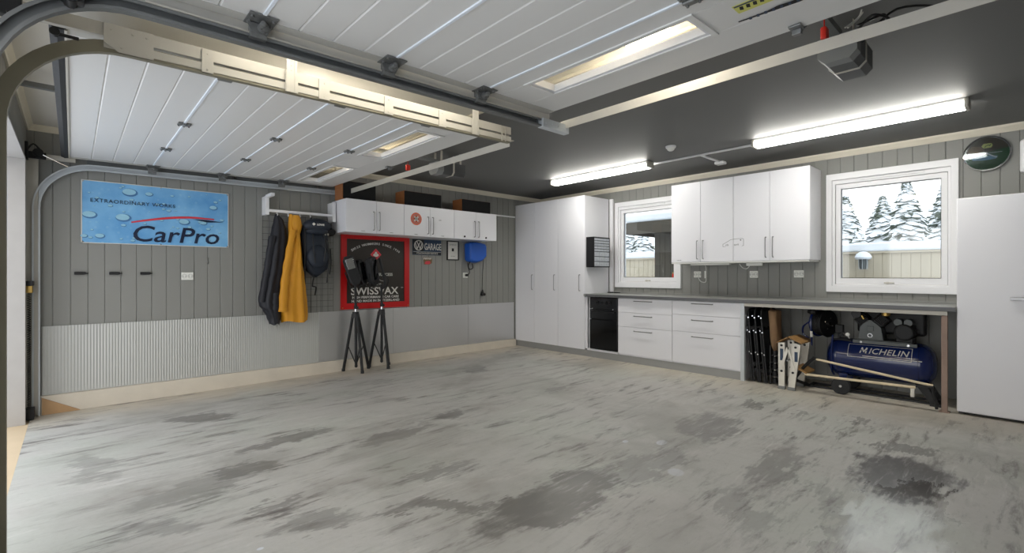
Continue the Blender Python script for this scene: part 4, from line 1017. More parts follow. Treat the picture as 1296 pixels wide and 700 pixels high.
# ------------------------------------------------------------------ left wall: banner
t = thing('banner', 'blue water-drop banner with large car care lettering on the grey wall', 'banner', (.66, YA, 1.48))
x0, x1, z0, z1 = .058, 1.262, 1.480, 2.070
bm = nb(); n = 24; g = []
for i in range(n + 1):
    for k in (0, 1):
        pass
fr = [[V((x0 + (x1 - x0) * i / n, YA - .008 - .003 * math.sin(i * .9) ** 2, z0 + (z1 - z0) * j / 8)) for i in range(n + 1)] for j in range(9)]
vs = [[bm.verts.new(p) for p in r] for r in fr]; vb = [[bm.verts.new(p + V((0, .002, 0))) for p in r] for r in fr]
for j in range(8):
    for i in range(n):
        bm.faces.new((vs[j][i], vs[j][i + 1], vs[j + 1][i + 1], vs[j + 1][i])); bm.faces.new((vb[j][i], vb[j + 1][i], vb[j + 1][i + 1], vb[j][i + 1]))
edge = [(0, i) for i in range(n + 1)] + [(j, n) for j in range(1, 9)] + [(8, i) for i in range(n - 1, -1, -1)] + [(j, 0) for j in range(7, 0, -1)]
for a, b in zip(edge, edge[1:] + edge[:1]): bm.faces.new((vs[a[0]][a[1]], vb[a[0]][a[1]], vb[b[0]][b[1]], vs[b[0]][b[1]]))
part('banner_sheet', bm, m_banner, t)
bm = nb(); yb_ = YA - .0135
for a, b, c, d in ((x0, x1, z0, z0 + .007), (x0, x1, z1 - .007, z1), (x0, x0 + .007, z0, z1), (x1 - .007, x1, z0, z1)): box(bm, a, b, yb_, yb_ + .0015, c, d)
part('white_hem', bm, m_print, t)
bm = nb(); M = WA(0, yb_ + .001, 0)
rd = random.Random(3)
drops = [(.415, 1.985, .055), (.12, 1.745, .05), (.365, 1.735, .055), (.193, 1.55, .034), (.08, 1.545, .025), (1.12, 1.9, .035), (.349, 1.53, .012), (.566, 1.985, .03), (.86, 1.73, .045), (1.03, 1.73, .03)] + [(rd.uniform(.1, 1.22), rd.uniform(1.5, 2.04), rd.uniform(.006, .02)) for k in range(45)]
for dx, dz, r in drops:
    e = [(dx + r * math.cos(a) * 1.1, dz + r * .7 * math.sin(a)) for a in [k * PI / 8 for k in range(16)]]; plate(bm, e, M, .0006, 1)
    e = [(dx - r * .12 + r * .95 * math.cos(a), dz + r * .12 + r * .55 * math.sin(a)) for a in [k * PI / 8 for k in range(16)]]; plate(bm, e, M @ Matrix.Translation((0, 0, .0007)), .0005, 0)
part('water_drops', bm, [m_drop, m_dropd], t)
yb_ -= .0015
bm = nb(); text(bm, 'EXTRAORDINARY WORKS', .050, WA(.12, yb_, 1.868), 'LEFT', 0, .0005, xs=1.0, sp=1.13); part('small_lettering', bm, m_navy, t)
bm = nb(); text(bm, 'CarPro', .225, WA(.415, yb_, 1.515), 'LEFT', .18, .0005, xs=1.12, bold=.002, sp=1.0); part('large_lettering', bm, m_navy, t)
bm = nb(); up = []; dn_ = []
for k in range(21):
    s_ = k / 20; xx = .425 + .70 * s_; zz = 1.695 + .085 * math.sin(PI * min(.5, s_ * .62)) - .02 * max(0, s_ - .75); w_ = .009 + .006 * math.sin(PI * s_)
    up.append((xx, zz + w_)); dn_.append((xx, zz - w_ * .5))
plate(bm, up + dn_[::-1], WA(0, yb_, 0), .001, 0); plate(bm, [(.93, 1.764), (1.05, 1.766), (1.215, 1.752), (1.06, 1.742)], WA(0, yb_ - .0012, 0), .0008, 1)
part('swoosh', bm, [m_redp, m_navy], t)
for xx, zz in ((.07, 2.055), (1.25, 2.055), (.07, 1.492), (1.25, 1.492), (.66, 1.49), (.66, 2.06)):
    bm = nb(); cyl(bm, (xx, yb_, zz), (xx, yb_ + .004, zz), .006, seg=10); part('eyelet', bm, m_chrome, t)
# three black wall hooks
for xx in (.053, .300, .535):
    bm = nb(); box(bm, xx - .042, xx + .03, YA - .026, YA - .0005, 1.184, 1.212, .005); cyl(bm, (xx + .03, YA - .03, 1.198), (xx + .03, YA - .0005, 1.198), .013, seg=12); cyl(bm, (xx + .04, YA - .014, 1.198), (xx + .055, YA - .014, 1.198), .005, seg=8)
    solo('wall_clip', bm, m_black, {.053: 'leftmost of the three black clips below the banner', .3: 'middle of the three black clips below the banner', .535: 'black clip below the banner nearest the socket'}[xx], 'wall clip', group='black wall clips')
bm = nb()
for z in (1.36, 1.31): cyl(bm, (1.07, YA - .006, z), (1.07, YA - .0005, z), .007, seg=10)
box(bm, 1.063, 1.077, YA - .004, YA - .0005, 1.30, 1.37, .001)
solo('wall_hook', bm, m_chrome, 'tiny metal hook on the wall right below the banner corner', 'hook')

# wire grid and hook rail
bm = nb(); k = 0
x = 1.605
while x < 2.43: tube(bm, [(x, YA - .012, .70), (x, YA - .012, 1.885)], .0018, 5); x += .068
z = .72
while z < 1.89: tube(bm, [(1.6, YA - .008, z), (2.42, YA - .008, z)], .0018, 5); z += .0722
solo('wire_grid', bm, m_mesh, 'dark wire grid panel on the wall behind the hanging jackets', 'wire grid')
t = thing('hook_rail', 'white wall rail with hooks carrying the jackets', 'hook rail', (2.0, 5.9, 1.86))
bm = nb(); box(bm, 1.600, 1.64, 5.86, YA - .0005, 1.862, 2.07, .003); box(bm, 1.60, 1.64, 5.66, 5.87, 2.05, 2.082, .003); part('wall_bracket', bm, m_trimw, t)
bm = nb(); box(bm, 2.352, 2.392, 5.83, YA - .0005, 1.83, 2.07, .003); part('wall_bracket', bm, m_trimw, t)
bm = nb(); box(bm, 1.63, 2.36, 5.85, 5.875, 1.895, 1.925, .003); part('rail_bar', bm, m_trimw, t)
for xx in (1.722, 1.841, 1.974, 2.092):
    bm = nb(); tube(bm, [(xx, 5.862, 1.897), (xx, 5.862, 1.868), (xx, 5.855, 1.858), (xx, 5.84, 1.862), (xx, 5.836, 1.874)], .005, 6); part('hook', bm, m_trimw, t)

# garments
def garment(name, rows, yc, depth, nfold, amp, label, cat, m, seed=1):
    """rows: (z, xl, xr)"""
    rnd = random.Random(seed); ph = [rnd.uniform(0, 6) for _ in range(4)]
    t = thing(name, label, cat, (sum(r[1] + r[2] for r in rows) / len(rows) / 2, yc, rows[-1][0]))
    # resample
    R = []
    for a, b in zip(rows, rows[1:]):
        K = 5
        for k in range(K): s = k / K; s2 = s * s * (3 - 2 * s); R.append((a[0] + (b[0] - a[0]) * s, a[1] + (b[1] - a[1]) * s2, a[2] + (b[2] - a[2]) * s2))
    R.append(rows[-1]); ztop, zbot = R[0][0], R[-1][0]; rings = []
    n = 48
    for z, xl, xr in R:
        q = (ztop - z) / (ztop - zbot); cx = (xl + xr) / 2; w = (xr - xl) / 2; dd = depth * (.35 + .65 * min(1, q * 3)) * .5
        ring = []
        for k in range(n):
            a = 2 * PI * k / n; f = 1 + amp * (math.sin(nfold * a + ph[0] + q * 1.2) * .6 + math.sin((nfold * 2 - 1) * a + ph[1] - q * 2) * .4) * min(1, q * 4 + .2)
            y = yc - dd * math.sin(a) * f * 1.05; y = min(y, YA - .02)
            ring.append(V((cx + w * math.cos(a) * (1 + (f - 1) * .25), y, z + .012 * math.sin(3 * a + ph[2]) * q)))
        rings.append(ring)
    bm = nb(); loft(bm, rings); part('garment_body', bm, m, t, ang=60)
    return t
g1 = garment('black_jacket', [(1.874, 1.705, 1.745), (1.80, 1.69, 1.80), (1.70, 1.67, 1.83), (1.60, 1.655, 1.84), (1.50, 1.63, 1.835), (1.30, 1.605, 1.82), (1.05, 1.56, 1.80), (.90, 1.535, 1.78), (.83, 1.545, 1.77), (.78, 1.58, 1.765), (.70, 1.62, 1.76), (.628, 1.645, 1.745)], 5.88, .17, 5, .16, 'black quilted jacket hanging at the left end of the hook rail', 'jacket', m_jack, 5)
bm = nb(); rings = []
for k in range(16):
    s = k / 15; z = 1.62 - .74 * s; xx = 1.668 - .11 * s; r = .042 - .006 * s + .003 * math.sin(k * 2.3)
    rings.append([V((xx + r * math.cos(a), 5.835 + r * .9 * math.sin(a), z)) for a in [j * PI / 8 for j in range(16)]])
loft(bm, rings); part('sleeve', bm, m_jack, g1, ang=60)
bm = nb(); rings = []
for k in range(14):
    s = k / 13; z = .98 - .34 * s; xx = 1.70 - .01 * s; r = .052 + .004 * math.sin(k * 2.1)
    rings.append([V((xx + r * math.cos(a), 5.83 + r * .9 * math.sin(a), z)) for a in [j * PI / 8 for j in range(16)]])
loft(bm, rings); part('cuff', bm, m_jack, g1, ang=60)
g2 = garment('mustard_jacket', [(1.882, 1.85, 1.88), (1.83, 1.845, 1.925), (1.76, 1.84, 1.955), (1.57, 1.853, 1.972), (1.43, 1.83, 1.983), (1.30, 1.80, 1.993), (1.15, 1.77, 2.015), (1.0, 1.745, 2.035), (.85, 1.73, 2.052), (.76, 1.745, 2.058), (.70, 1.762, 2.06), (.645, 1.768, 2.055)], 5.85, .21, 5, .2, 'long mustard yellow jacket hanging beside the black jacket', 'jacket', m_yel, 8)
bm = nb(); rings = []
for k in range(18):
    s = k / 17; z = 1.70 - .93 * s; xx = 1.868 - .11 * math.sin(s * 1.5); r = .036 + .012 * s + .004 * math.sin(k * 1.9)
    rings.append([V((xx + r * math.cos(a), 5.765 + r * .85 * math.sin(a), z)) for a in [j * PI / 8 for j in range(16)]])
loft(bm, rings); part('sleeve', bm, m_yel, g2, ang=60)
bm = nb(); rings = []
for k in range(12):
    s = k / 11; z = 1.87 - .22 * s; xx = 1.91 + .015 * s; r = .02 + .035 * math.sin(PI * min(1, .15 + s * .8))
    rings.append([V((xx + r * math.cos(a), 5.80 + r * .9 * math.sin(a), z)) for a in [j * PI / 8 for j in range(16)]])
loft(bm, rings); part('hood', bm, m_yel, g2, ang=60)
# backpack
t = thing('backpack', 'dark navy hiking backpack hanging by its straps on the hook rail', 'backpack', (2.14, 5.85, 1.15))
bm = nb(); rings = []
for z, xl, xr, d in ((1.78, 2.02, 2.24, .09), (1.74, 1.99, 2.29, .14), (1.62, 1.985, 2.30, .17), (1.50, 1.99, 2.31, .19), (1.40, 2.0, 2.322, .20), (1.32, 2.01, 2.318, .19), (1.25, 2.04, 2.29, .16), (1.20, 2.09, 2.23, .11), (1.155, 2.13, 2.17, .05)):
    cx = (xl + xr) / 2; w = (xr - xl) / 2
    ring = []
    for k in range(32):
        a = 2 * PI * k / 32; ca, sa = math.cos(a), math.sin(a); e = .7
        ring.append(V((cx + w * math.copysign(abs(ca) ** e, ca), min(YA - .03, 5.88 - d * .55 * math.copysign(abs(sa) ** e, sa)), z)))
    rings.append(ring)
loft(bm, rings); part('pack_body', bm, m_pack, t, ang=60)
bm = nb(); sph(bm, (2.15, 5.80, 1.765), 1, .165, .10, .085, 24); sph(bm, (2.14, 5.78, 1.70), 1, .13, .08, .05, 20); part('top_lid', bm, m_pack, t, ang=60)
bm = nb(); sph(bm, (2.15, 5.775, 1.40), 1, .125, .07, .14, 24); part('front_pocket', bm, m_pack, t, ang=60)
bm = nb(); sph(bm, (2.315, 5.84, 1.705), 1, .075, .05, .05, 18); part('hip_belt_pad', bm, m_black, t, ang=60)
for P in ([(2.012, 5.80, 1.74), (2.005, 5.78, 1.455), (2.015, 5.82, 1.2), (2.02, 5.83, 1.04)], [(2.267, 5.79, 1.6), (2.275, 5.77, 1.35), (2.267, 5.80, 1.09)], [(2.315, 5.82, 1.5), (2.325, 5.82, 1.33), (2.31, 5.83, 1.19)],
          [(2.125, 5.83, 1.17), (2.1, 5.81, 1.06), (2.12, 5.80, 1.045), (2.142, 5.81, 1.03), (2.133, 5.82, .94)], [(2.08, 5.74, 1.68), (2.07, 5.70, 1.5), (2.10, 5.72, 1.32)], [(2.20, 5.74, 1.68), (2.22, 5.71, 1.55), (2.2, 5.72, 1.34)]):
    bm = nb(); tube(bm, P, .008, 6, sm=5); part('strap', bm, m_black, t)
bm = nb(); tube(bm, [(2.09, 5.84, 1.84), (2.092, 5.836, 1.868), (2.10, 5.84, 1.83)], .007, 6, sm=4); part('haul_loop', bm, m_black, t)
bm = nb(); M = WA(2.075, 5.697, 1.775); plate(bm, [(-.02, 0), (0, -.018), (.02, 0), (0, .018)], M, .002); text(bm, 'LOWE', .03, WA(2.155, 5.698, 1.762), bold=.001); part('lettering', bm, m_print, t)
bm = nb()
for xx in (2.225, 2.255): box(bm, xx, xx + .018, 5.755, 5.762, 1.655, 1.68, .002)
part('buckle', bm, m_galvw, t)

# ------------------------------------------------------------------ poster with red frame
t = thing('framed_poster', 'dark poster in a wide red frame with white wax brand lettering behind the tripod lights', 'poster', (3.0, YA, .742))
x0, x1, z0, z1 = 2.515, 3.495, .742, 1.724; w = .075
bm = nb()
ringbox(bm, (x0, x1, z0, z1), (x0 + w, x1 - w, z0 + w, z1 - w), lambda u, v, d: V((u, YA - d, v)), .002, .028)
part('red_frame', bm, m_red, t)
bm = nb(); box(bm, x0 + w - .01, x1 - w + .01, YA - .016, YA - .004, z0 + w - .01, z1 - w + .01); part('poster_sheet', bm, m_poster, t)
yp = YA - .0165
bm = nb(); s = 'SWISS WAXMAKERS SINCE 1930'; n = len(s); Rr = .62; cx, cz = 3.0, 1.585 - Rr
for i, ch in enumerate(s):
    if ch == ' ': continue
    a = (i - (n - 1) / 2) * .045; M = WA(cx + Rr * math.sin(a), yp, cz + Rr * math.cos(a)) @ Matrix.Rotation(-a, 4, 'Z'); text(bm, ch, .042, M, bold=.0006)
part('arched_lettering', bm, m_print, t)
bm = nb(); M = WA(2.995, yp, 1.455)
plate(bm, [(0, .08), (.08, 0), (0, -.08), (-.08, 0)], M, .001, 0)
plate(bm, [(0, .055), (.055, 0), (0, -.055), (-.055, 0)], M @ Matrix.Translation((0, 0, .0011)), .0006, 1)
for q in ((0, .02), (.022, -.006), (-.022, -.006)): plate(bm, [(q[0] + .018 * math.cos(k * .7), q[1] + .018 * math.sin(k * .7)) for k in range(9)], M @ Matrix.Translation((0, 0, .002)), .0006, 2)
plate(bm, [(-.02, -.03), (.02, -.03), (.012, 0), (-.012, 0)], M @ Matrix.Translation((0, 0, .0025)), .0006, 2)
part('diamond_emblem', bm, [m_redp, m_red, m_print], t)
bm = nb(); text(bm, 'ITTY  B  C   SUCCESS', .052, WA(3.0, yp, 1.172), bold=.0008)
text(bm, 'SWISSVAX', .135, WA(2.985, yp, .925), xs=1.08, bold=.0022); text(bm, 'HIGH PERFORMANCE CAR CARE', .043, WA(3.0, yp, .875), xs=1.06, bold=.001); text(bm, 'HAND MADE IN SWITZERLAND', .043, WA(3.0, yp, .828), xs=1.12, bold=.001)
text(bm, 'TM', .025, WA(3.385, yp, 1.0)); part('lettering', bm, m_print, t)
bm = nb(); M = WA(2.86, yp, 1.045); stroke(bm, [(0, .0), (.005, .025), (.05, .05), (.08, .075), (.17, .085), (.21, .06), (.27, .05), (.285, .02)], .005, M, .001); text(bm, 'CAR CARE', .03, WA(3.0, yp, 1.05)); part('car_outline', bm, m_print, t)
for xx in (x0 + .02, x1 - .02):
    for zz in (z0 + .02, z1 - .02):
        bm = nb(); cyl(bm, (xx, YA - .031, zz), (xx, YA - .027, zz), .007, seg=10); part('screw', bm, m_brass, t)
# garage tin sign
t = thing('garage_tin_sign', 'small navy tin sign with a round emblem and the word garage, right of the poster', 'sign', (3.8, YA, 1.475))
bm = nb(); box(bm, 3.558, 4.042, YA - .008, YA - .001, 1.47, 1.692, .003); part('sign_plate', bm, m_vw, t)
bm = nb(); box(bm, 3.562, 3.745, YA - .0105, YA - .0085, 1.525, 1.688, .001); box(bm, 3.562, 4.038, YA - .0095, YA - .0085, 1.478, 1.512, .0005); part('dark_fields', bm, m_vwd, t)
bm = nb(); M = WA(3.656, YA - .011, 1.606); ring_flat(bm, (0, 0), .062, .074, M, .001, 36)
stroke(bm, [(-.03, .056), (0, -.0), (.03, .056)], .012, M, .001); stroke(bm, [(-.055, .034), (-.026, -.052), (0, .008), (.026, -.052), (.055, .034)], .012, M, .001)
text(bm, 'GARAGE', .135, WA(3.895, YA - .0095, 1.548), xs=.55, bold=.002); text(bm, 'VOLKSWAGEN SERVICE', .034, WA(3.80, YA - .0105, 1.484), xs=1.0); box(bm, 3.565, 4.035, YA - .0105, YA - .009, 1.514, 1.518); part('lettering', bm, m_print, t)
# small sticker sign, certificate, blue reel
t = thing('small_enamel_sign', 'tiny irregular cream and red sign below the garage sign', 'sign', (3.8, YA, 1.335))
bm = nb(); M = WA(3.805, YA - .0045, 1.385); plate(bm, [(-.075, .052), (.06, .055), (.08, .02), (.075, -.03), (.03, -.052), (-.055, -.05), (-.06, -.01)], M, .004); part('sign_plate', bm, m_canvas, t)
bm = nb(); text(bm, 'VWVW', .042, WA(3.80, YA - .009, 1.405), bold=.001); part('lettering', bm, m_print, t)
bm = nb(); plate(bm, [(-.03, -.0), (.04, .005), (.05, -.03), (.0, -.045), (-.05, -.035)], WA(3.805, YA - .0085, 1.38), .001); part('red_motif', bm, m_redp, t)
t = thing('framed_certificate', 'small framed white certificate in a dark frame left of the blue reel', 'picture frame', (4.25, YA, 1.405))
bm = nb()
ringbox(bm, (4.143, 4.359, 1.405, 1.698), (4.158, 4.344, 1.42, 1.683), lambda u, v, d: V((u, YA - d, v)), .001, .02)
part('frame', bm, m_blackm, t)
bm = nb(); box(bm, 4.156, 4.346, YA - .01, YA - .002, 1.418, 1.685); part('mount', bm, m_print, t)
bm = nb(); box(bm, 4.232, 4.27, YA - .0115, YA - .0102, 1.54, 1.585); part('stamp', bm, m_dkprint, t)
bm = nb(); text(bm, 'CERTIFICATE', .022, WA(4.25, YA - .0103, 1.63)); text(bm, 'CAR CARE', .016, WA(4.25, YA - .0103, 1.46)); part('lettering', bm, m_openg, t)
t = thing('blue_hose_reel', 'blue covered hose reel on the wall under the end cabinet', 'hose reel', (4.63, YA, 1.38))
bm = nb(); rings = []
for y, s in ((5.985, .97), (5.95, 1.0), (5.88, 1.0), (5.845, .93), (5.832, .8)):
    P = [(4.47, 1.42), (4.50, 1.385), (4.60, 1.37), (4.72, 1.40), (4.80, 1.47), (4.80, 1.63), (4.77, 1.672), (4.62, 1.69), (4.50, 1.685), (4.462, 1.66)]
    rings.append([V((4.63 + (a - 4.63) * s, y, 1.54 + (b - 1.54) * s)) for a, b in P])
loft(bm, rings); part('reel_cover', bm, m_bluep, t, ang=50)
bm = nb(); tube(bm, [(4.52, 5.90, 1.40), (4.47, 5.89, 1.33), (4.50, 5.90, 1.27), (4.56, 5.90, 1.29), (4.55, 5.90, 1.36)], .008, 6, sm=6); part('hose_end', bm, m_black, t)
bm = nb(); tube(bm, [(4.80, 5.93, 1.62), (4.83, 5.96, 1.50), (4.815, 5.975, 1.2), (4.81, 5.98, .93)], .005, 6, sm=5); part('power_cable', bm, m_black, t)
bm = nb(); lathe(bm, [(0, .0), (.025, .0), (.028, .03), (.018, .06), (.01, .09), (0, .09)], (4.81, 5.97, .86), (0, 0, 1), 14); sph(bm, (4.79, 5.96, .875), .024, seg=12); sph(bm, (4.84, 5.96, .875), .024, seg=12); part('cable_plug', bm, m_black, t)

# ------------------------------------------------------------------ tripod work lights
def tripod(hub, feet, centre, top, label):
    t = thing('tripod_work_light', label, 'work light', (centre[0], centre[1], centre[2]), 'tripod work lights')
    h = V(hub)
    for f in feet:
        f = V(f); d = (f - V((h.x, h.y, f.z))).normalized()
        bm = nb(); tube(bm, [h + d * .035 + V((0, 0, -.01)), f + V((0, 0, .02))], .0175, 12); lg = part('leg', bm, m_blackm, t)
        bm = nb(); tube(bm, [f + V((0, 0, .035)), f + V((0, 0, .003))], .021, 12); part('rubber_foot', bm, m_rubber, lg)
    c = V(centre)
    bm = nb(); tube(bm, [h, c + V((0, 0, .03))], .0165, 12); sph(bm, c + V((0, 0, .035)), .02, seg=12)
    for f in feet:
        f = V(f); a = h.lerp(f, .58); tube(bm, [a, c + V((0, 0, .05))], .0065, 6)
    part('centre_tube', bm, m_blackm, t)
    bm = nb(); cyl(bm, h + V((0, 0, -.05)), h + V((0, 0, .02)), .045, .04, 18); part('leg_hub', bm, m_black, t)
    bm = nb(); cyl(bm, h + V((0, 0, .02)), h + V((0, 0, .055)), .016, seg=14); part('chrome_collar', bm, m_chrome, t)
    bm = nb(); cyl(bm, h + V((0, 0, .055)), h + V((0, 0, .10)), .022, seg=14); cyl(bm, h + V((0, -.02, .075)), h + V((.0, -.05, .075)), .006, seg=8); sph(bm, h + V((.0, -.055, .075)), .015, seg=10); part('clamp_knob', bm, m_black, t)
    bm = nb(); tube(bm, [h + V((0, 0, .09)), V(top)], .0155, 12); part('upper_pole', bm, m_blackm, t)
    return t
zt = lambda x, y: zf(x, y)
hub = (2.63, 5.80, .70)
t1 = tripod(hub, [(2.525, 5.925, zt(2.5, 5.9)), (2.635, 5.62, zt(2.6, 5.6)), (2.83, 5.86, zt(2.8, 5.9))], (2.64, 5.81, .0), (2.62, 5.79, 1.08), 'black tripod work light on the left, with a reflective lens, in front of the poster')
t2 = tripod((2.985, 5.80, .715), [(2.875, 5.93, zt(2.8, 5.9)), (3.005, 5.66, zt(3, 5.6)), (3.14, 5.90, zt(3.1, 5.9))], (2.99, 5.81, .02), (2.975, 5.79, 1.06), 'black tripod work light on the right, in front of the poster')
def lamp_head(t, cx, cy, cz, w, h, d, tilt, yaw, lens):
    M = Matrix.Translation((cx, cy, cz)) @ Matrix.Rotation(yaw, 4, 'Z') @ Matrix.Rotation(tilt, 4, 'Y')
    bm = nb(); rings = []
    for y, s in ((-d / 2, .82), (-d / 2 + .012, 1), (d / 2 - .02, 1), (d / 2, .85)):
        P = [(-w / 2, -h / 2 + .05), (-w / 2 + .03, -h / 2), (w / 2 - .03, -h / 2), (w / 2, -h / 2 + .05), (w / 2, h / 2 - .05), (w / 2 - .03, h / 2), (-w / 2 + .03, h / 2), (-w / 2, h / 2 - .05)]
        rings.append([M @ V((a * s, y, b * s)) for a, b in P])
    loft(bm, rings); hd = part('lamp_head', bm, m_blackm, t, ang=25)
    bm = nb()
    for k in range(7): box(bm, -w * .4, w * .4, d / 2 - .004, d / 2 + .022, -h * .36 + k * h * .12, -h * .36 + k * h * .12 + .006, .001, M=M)
    part('cooling_fins', bm, m_black, hd)
    bm = nb(); box(bm, -w * .33, w * .33, -d / 2 - .002, -d / 2 + .004, (.05 if lens else -.3) * h, .40 * h, .004, M=M); part('lens', bm, m_chrome if lens else m_gloss, hd, label='reflective lens' if lens else None)
    bm = nb(); tube(bm, [M @ V((-w / 2 - .014, 0, 0)), M @ V((-w / 2 - .014, 0, -h / 2 - .03)), M @ V((w / 2 + .014, 0, -h / 2 - .03)), M @ V((w / 2 + .014, 0, 0))], .008, 8)
    part('bracket', bm, m_blackm, hd)
lamp_head(t1, 2.575, 5.79, 1.24, .14, .37, .085, -.30, -.25, True)
lamp_head(t1, 2.71, 5.83, 1.22, .12, .32, .085, -.30, .5, False)
lamp_head(t2, 2.85, 5.79, 1.23, .17, .36, .09, -.25, .55, False)
bm = nb(); tube(bm, [(2.93, 5.75, 1.40), (2.96, 5.73, 1.25), (3.0, 5.74, 1.08), (2.99, 5.76, 1.02)], .018, 8, sm=5); part('carry_handle', bm, m_blackm, t2)
bm = nb(); tube(bm, [(3.0, 5.77, 1.20), (3.06, 5.76, 1.12), (3.04, 5.77, 1.04), (2.985, 5.78, 1.0)], .008, 6, sm=5); part('lamp_cable', bm, m_black, t2)

# ------------------------------------------------------------------ under the open bench
# compressor
t = thing('air_compressor', 'dark blue air compressor with white lettering under the worktop', 'air compressor', (5.84, 1.05, 0))
R = .19; cxx, czz = 5.845, .350; ya_, yb_2 = .63, 1.50
prof = [(0, 0), (.06, .004), (.12, .02), (.165, .05), (.186, .09), (.19, .12), (.19, .87 - .12), (.186, .87 - .09), (.165, .87 - .05), (.12, .87 - .02), (.06, .87 - .004), (0, .87)]
bm = nb(); lathe(bm, prof, (cxx, ya_, czz), (0, 1, 0), 56)
part('air_tank', bm, m_blue, t, ang=40)
bm = nb()
for yy in (ya_ + .12, ya_ + .75): lathe(bm, [(.189, -.004), (.193, -.002), (.193, .002), (.189, .004)], (cxx, yy, czz), (0, 1, 0), 56)
part('tank_weld', bm, m_blue, t)
# lettering wrapped on the tank front
def on_tank(bmx, a_mid):
    for v in bmx.verts:
        y = v.co.x; s = v.co.y; h = v.co.z
        a = a_mid + s / R; v.co = V((cxx - (R + .001 + h) * math.cos(a), y, czz + (R + .001 + h) * math.sin(a)))
bm = nb(); t0 = nb(); text(t0, 'ICHELIN', .083, Matrix.Translation((.068, 0, 0)), 'LEFT', .25, .0006, xs=.95, bold=.0007, sp=1.04); stroke(t0, [(.004, .002), (.018, .056), (.032, .012), (.055, .056), (.049, .002)], .010, Matrix(), .0012)
for v in t0.verts: v.co = V((1.19 - v.co.x, v.co.y, v.co.z))
on_tank(t0, .33 + .014 / R); merge(bm, t0, 0)
t0 = nb()
for a, b in (((1.285, -.03), (.795, -.03)), ((1.285, .105), (.795, .105))):
    for k in range(1): box(t0, b[0], a[0], a[1] - .002, a[1] + .002, 0, .0008)
for yy in (1.285, .795): box(t0, yy - .002, yy + .002, -.03, .105, 0, .0008)
box(t0, .72, 1.165, -.018, -.012, 0, .0008)
bmesh.ops.subdivide_edges(t0, edges=t0.edges[:], cuts=4, use_grid_fill=True); on_tank(t0, .33); merge(bm, t0, 0)
part('lettering', bm, m_print, t)
bm = nb(); box(bm, 5.72, 5.97, .80, 1.22, .528, .552, .003)
box(bm, 5.69, 5.73, .76, 1.25, .515, .545, .003); part('pump_platform', bm, m_castg, t)
# pump: cast crankcase with V cylinders
bm = nb(); prism(bm, [(1.21, .556), (1.012, .556), (1.03, .67), (1.06, .705), (1.115, .745), (1.17, .705), (1.195, .67)], 'x', 5.72, 5.90)
box(bm, 5.712, 5.722, 1.085, 1.14, .635, .685, .008); part('crankcase', bm, m_castg, t, ang=25)
bm = nb(); ring_flat(bm, (0, 0), .014, .021, WB(5.718, 1.115, .595), .004, 24); part('oil_sight_glass', bm, m_chrome, t)
for s, lb in ((1, None), (-1, None)):
    bm = nb(); M = Matrix.Translation((5.81, 1.112 + s * .055, .72)) @ Matrix.Rotation(-s * .75, 4, 'X')
    for k in range(6): box(bm, -.07, .07, -.055, .055, .0 + k * .013, .006 + k * .013, .004, M=M)
    box(bm, -.055, .055, -.04, .04, -.02, .078, .004, M=M); part('finned_cylinder', bm, m_black, t)
bm = nb(); cyl(bm, (5.70, 1.225, .80), (5.80, 1.225, .80), .04, seg=18); part('intake_filter', bm, m_black, t)
bm = nb(); cyl(bm, (5.73, 1.185, .785), (5.73, 1.165, .75), .012, seg=10); part('brass_fitting', bm, m_brass, t)
# motor with fan cover and two capacitors
bm = nb(); cyl(bm, (5.74, .86, .645), (5.98, .86, .645), .075, seg=28)
for k in range(14):
    a = k / 14 * 2 * PI; box(bm, 5.77, 5.96, .858, .862, .72, .732, M=Matrix.Translation((0, .86, .645)) @ Matrix.Rotation(a, 4, 'X') @ Matrix.Translation((0, -.86, -.645)))
box(bm, 5.76, 5.96, .80, .92, .553, .60, .004); part('motor_body', bm, m_black, t)
bm = nb(); lathe(bm, [(0, 0), (.06, .0), (.076, -.012), (.08, -.04), (0, -.04)], (5.72, .86, .645), (-1, 0, 0), 32)
for r in (.02, .035, .05, .065): ring_flat(bm, (0, 0), r - .002, r + .002, WB(5.7195, .86, .645), .003, 32)
part('fan_cover', bm, m_blackm, t)
bm = nb()
for yy in (.905, .83): cyl(bm, (5.735, yy, .735), (5.85, yy, .735), .032, seg=20)
part('capacitor', bm, m_castg, t)
bm = nb(); box(bm, 5.90, 5.99, .72, 1.26, .60, .83, .03, seg=3); part('belt_guard', bm, m_black, t)
bm = nb(); cyl(bm, (5.77, 1.0, .79), (5.77, 1.0, .83), .035, seg=16); part('brass_head', bm, m_brass, t)
bm = nb(); box(bm, 5.70, 5.76, 1.335, 1.40, .60, .68, .006); cyl(bm, (5.69, 1.345, .58), (5.71, 1.345, .58), .016, seg=14); cyl(bm, (5.73, 1.37, .54), (5.73, 1.37, .60), .012, seg=10); tube(bm, [(5.73, 1.42, .53), (5.72, 1.36, .535), (5.71, 1.27, .53)], .009, 8); part('pressure_switch', bm, m_rubber, t)
bm = nb(); cyl(bm, (5.675, 1.29, .592), (5.69, 1.29, .592), .018, seg=16); cyl(bm, (5.69, 1.29, .592), (5.74, 1.29, .55), .006, seg=8); part('pressure_gauge', bm, m_sock, t)
bm = nb()
for yy in (1.18, .82): cyl(bm, (5.678, yy, .53), (5.692, yy, .53), .011, seg=8)
part('platform_bolts', bm, m_chrome, t)
for xx in (5.615, 6.0):
    bm = nb(); lathe(bm, [(0, -.02), (.03, -.02), (.05, -.018), (.075, -.018), (.083, -.008), (.083, .008), (.075, .018), (.03, .02), (0, .02)], (xx, 1.33, .085), (1, 0, 0), 32); w_ = part('wheel', bm, m_rubber, t)
    bm = nb(); cyl(bm, (xx - .026, 1.33, .085), (xx - .018, 1.33, .085), .012, seg=12); part('hub_cap', bm, m_chrome, w_)
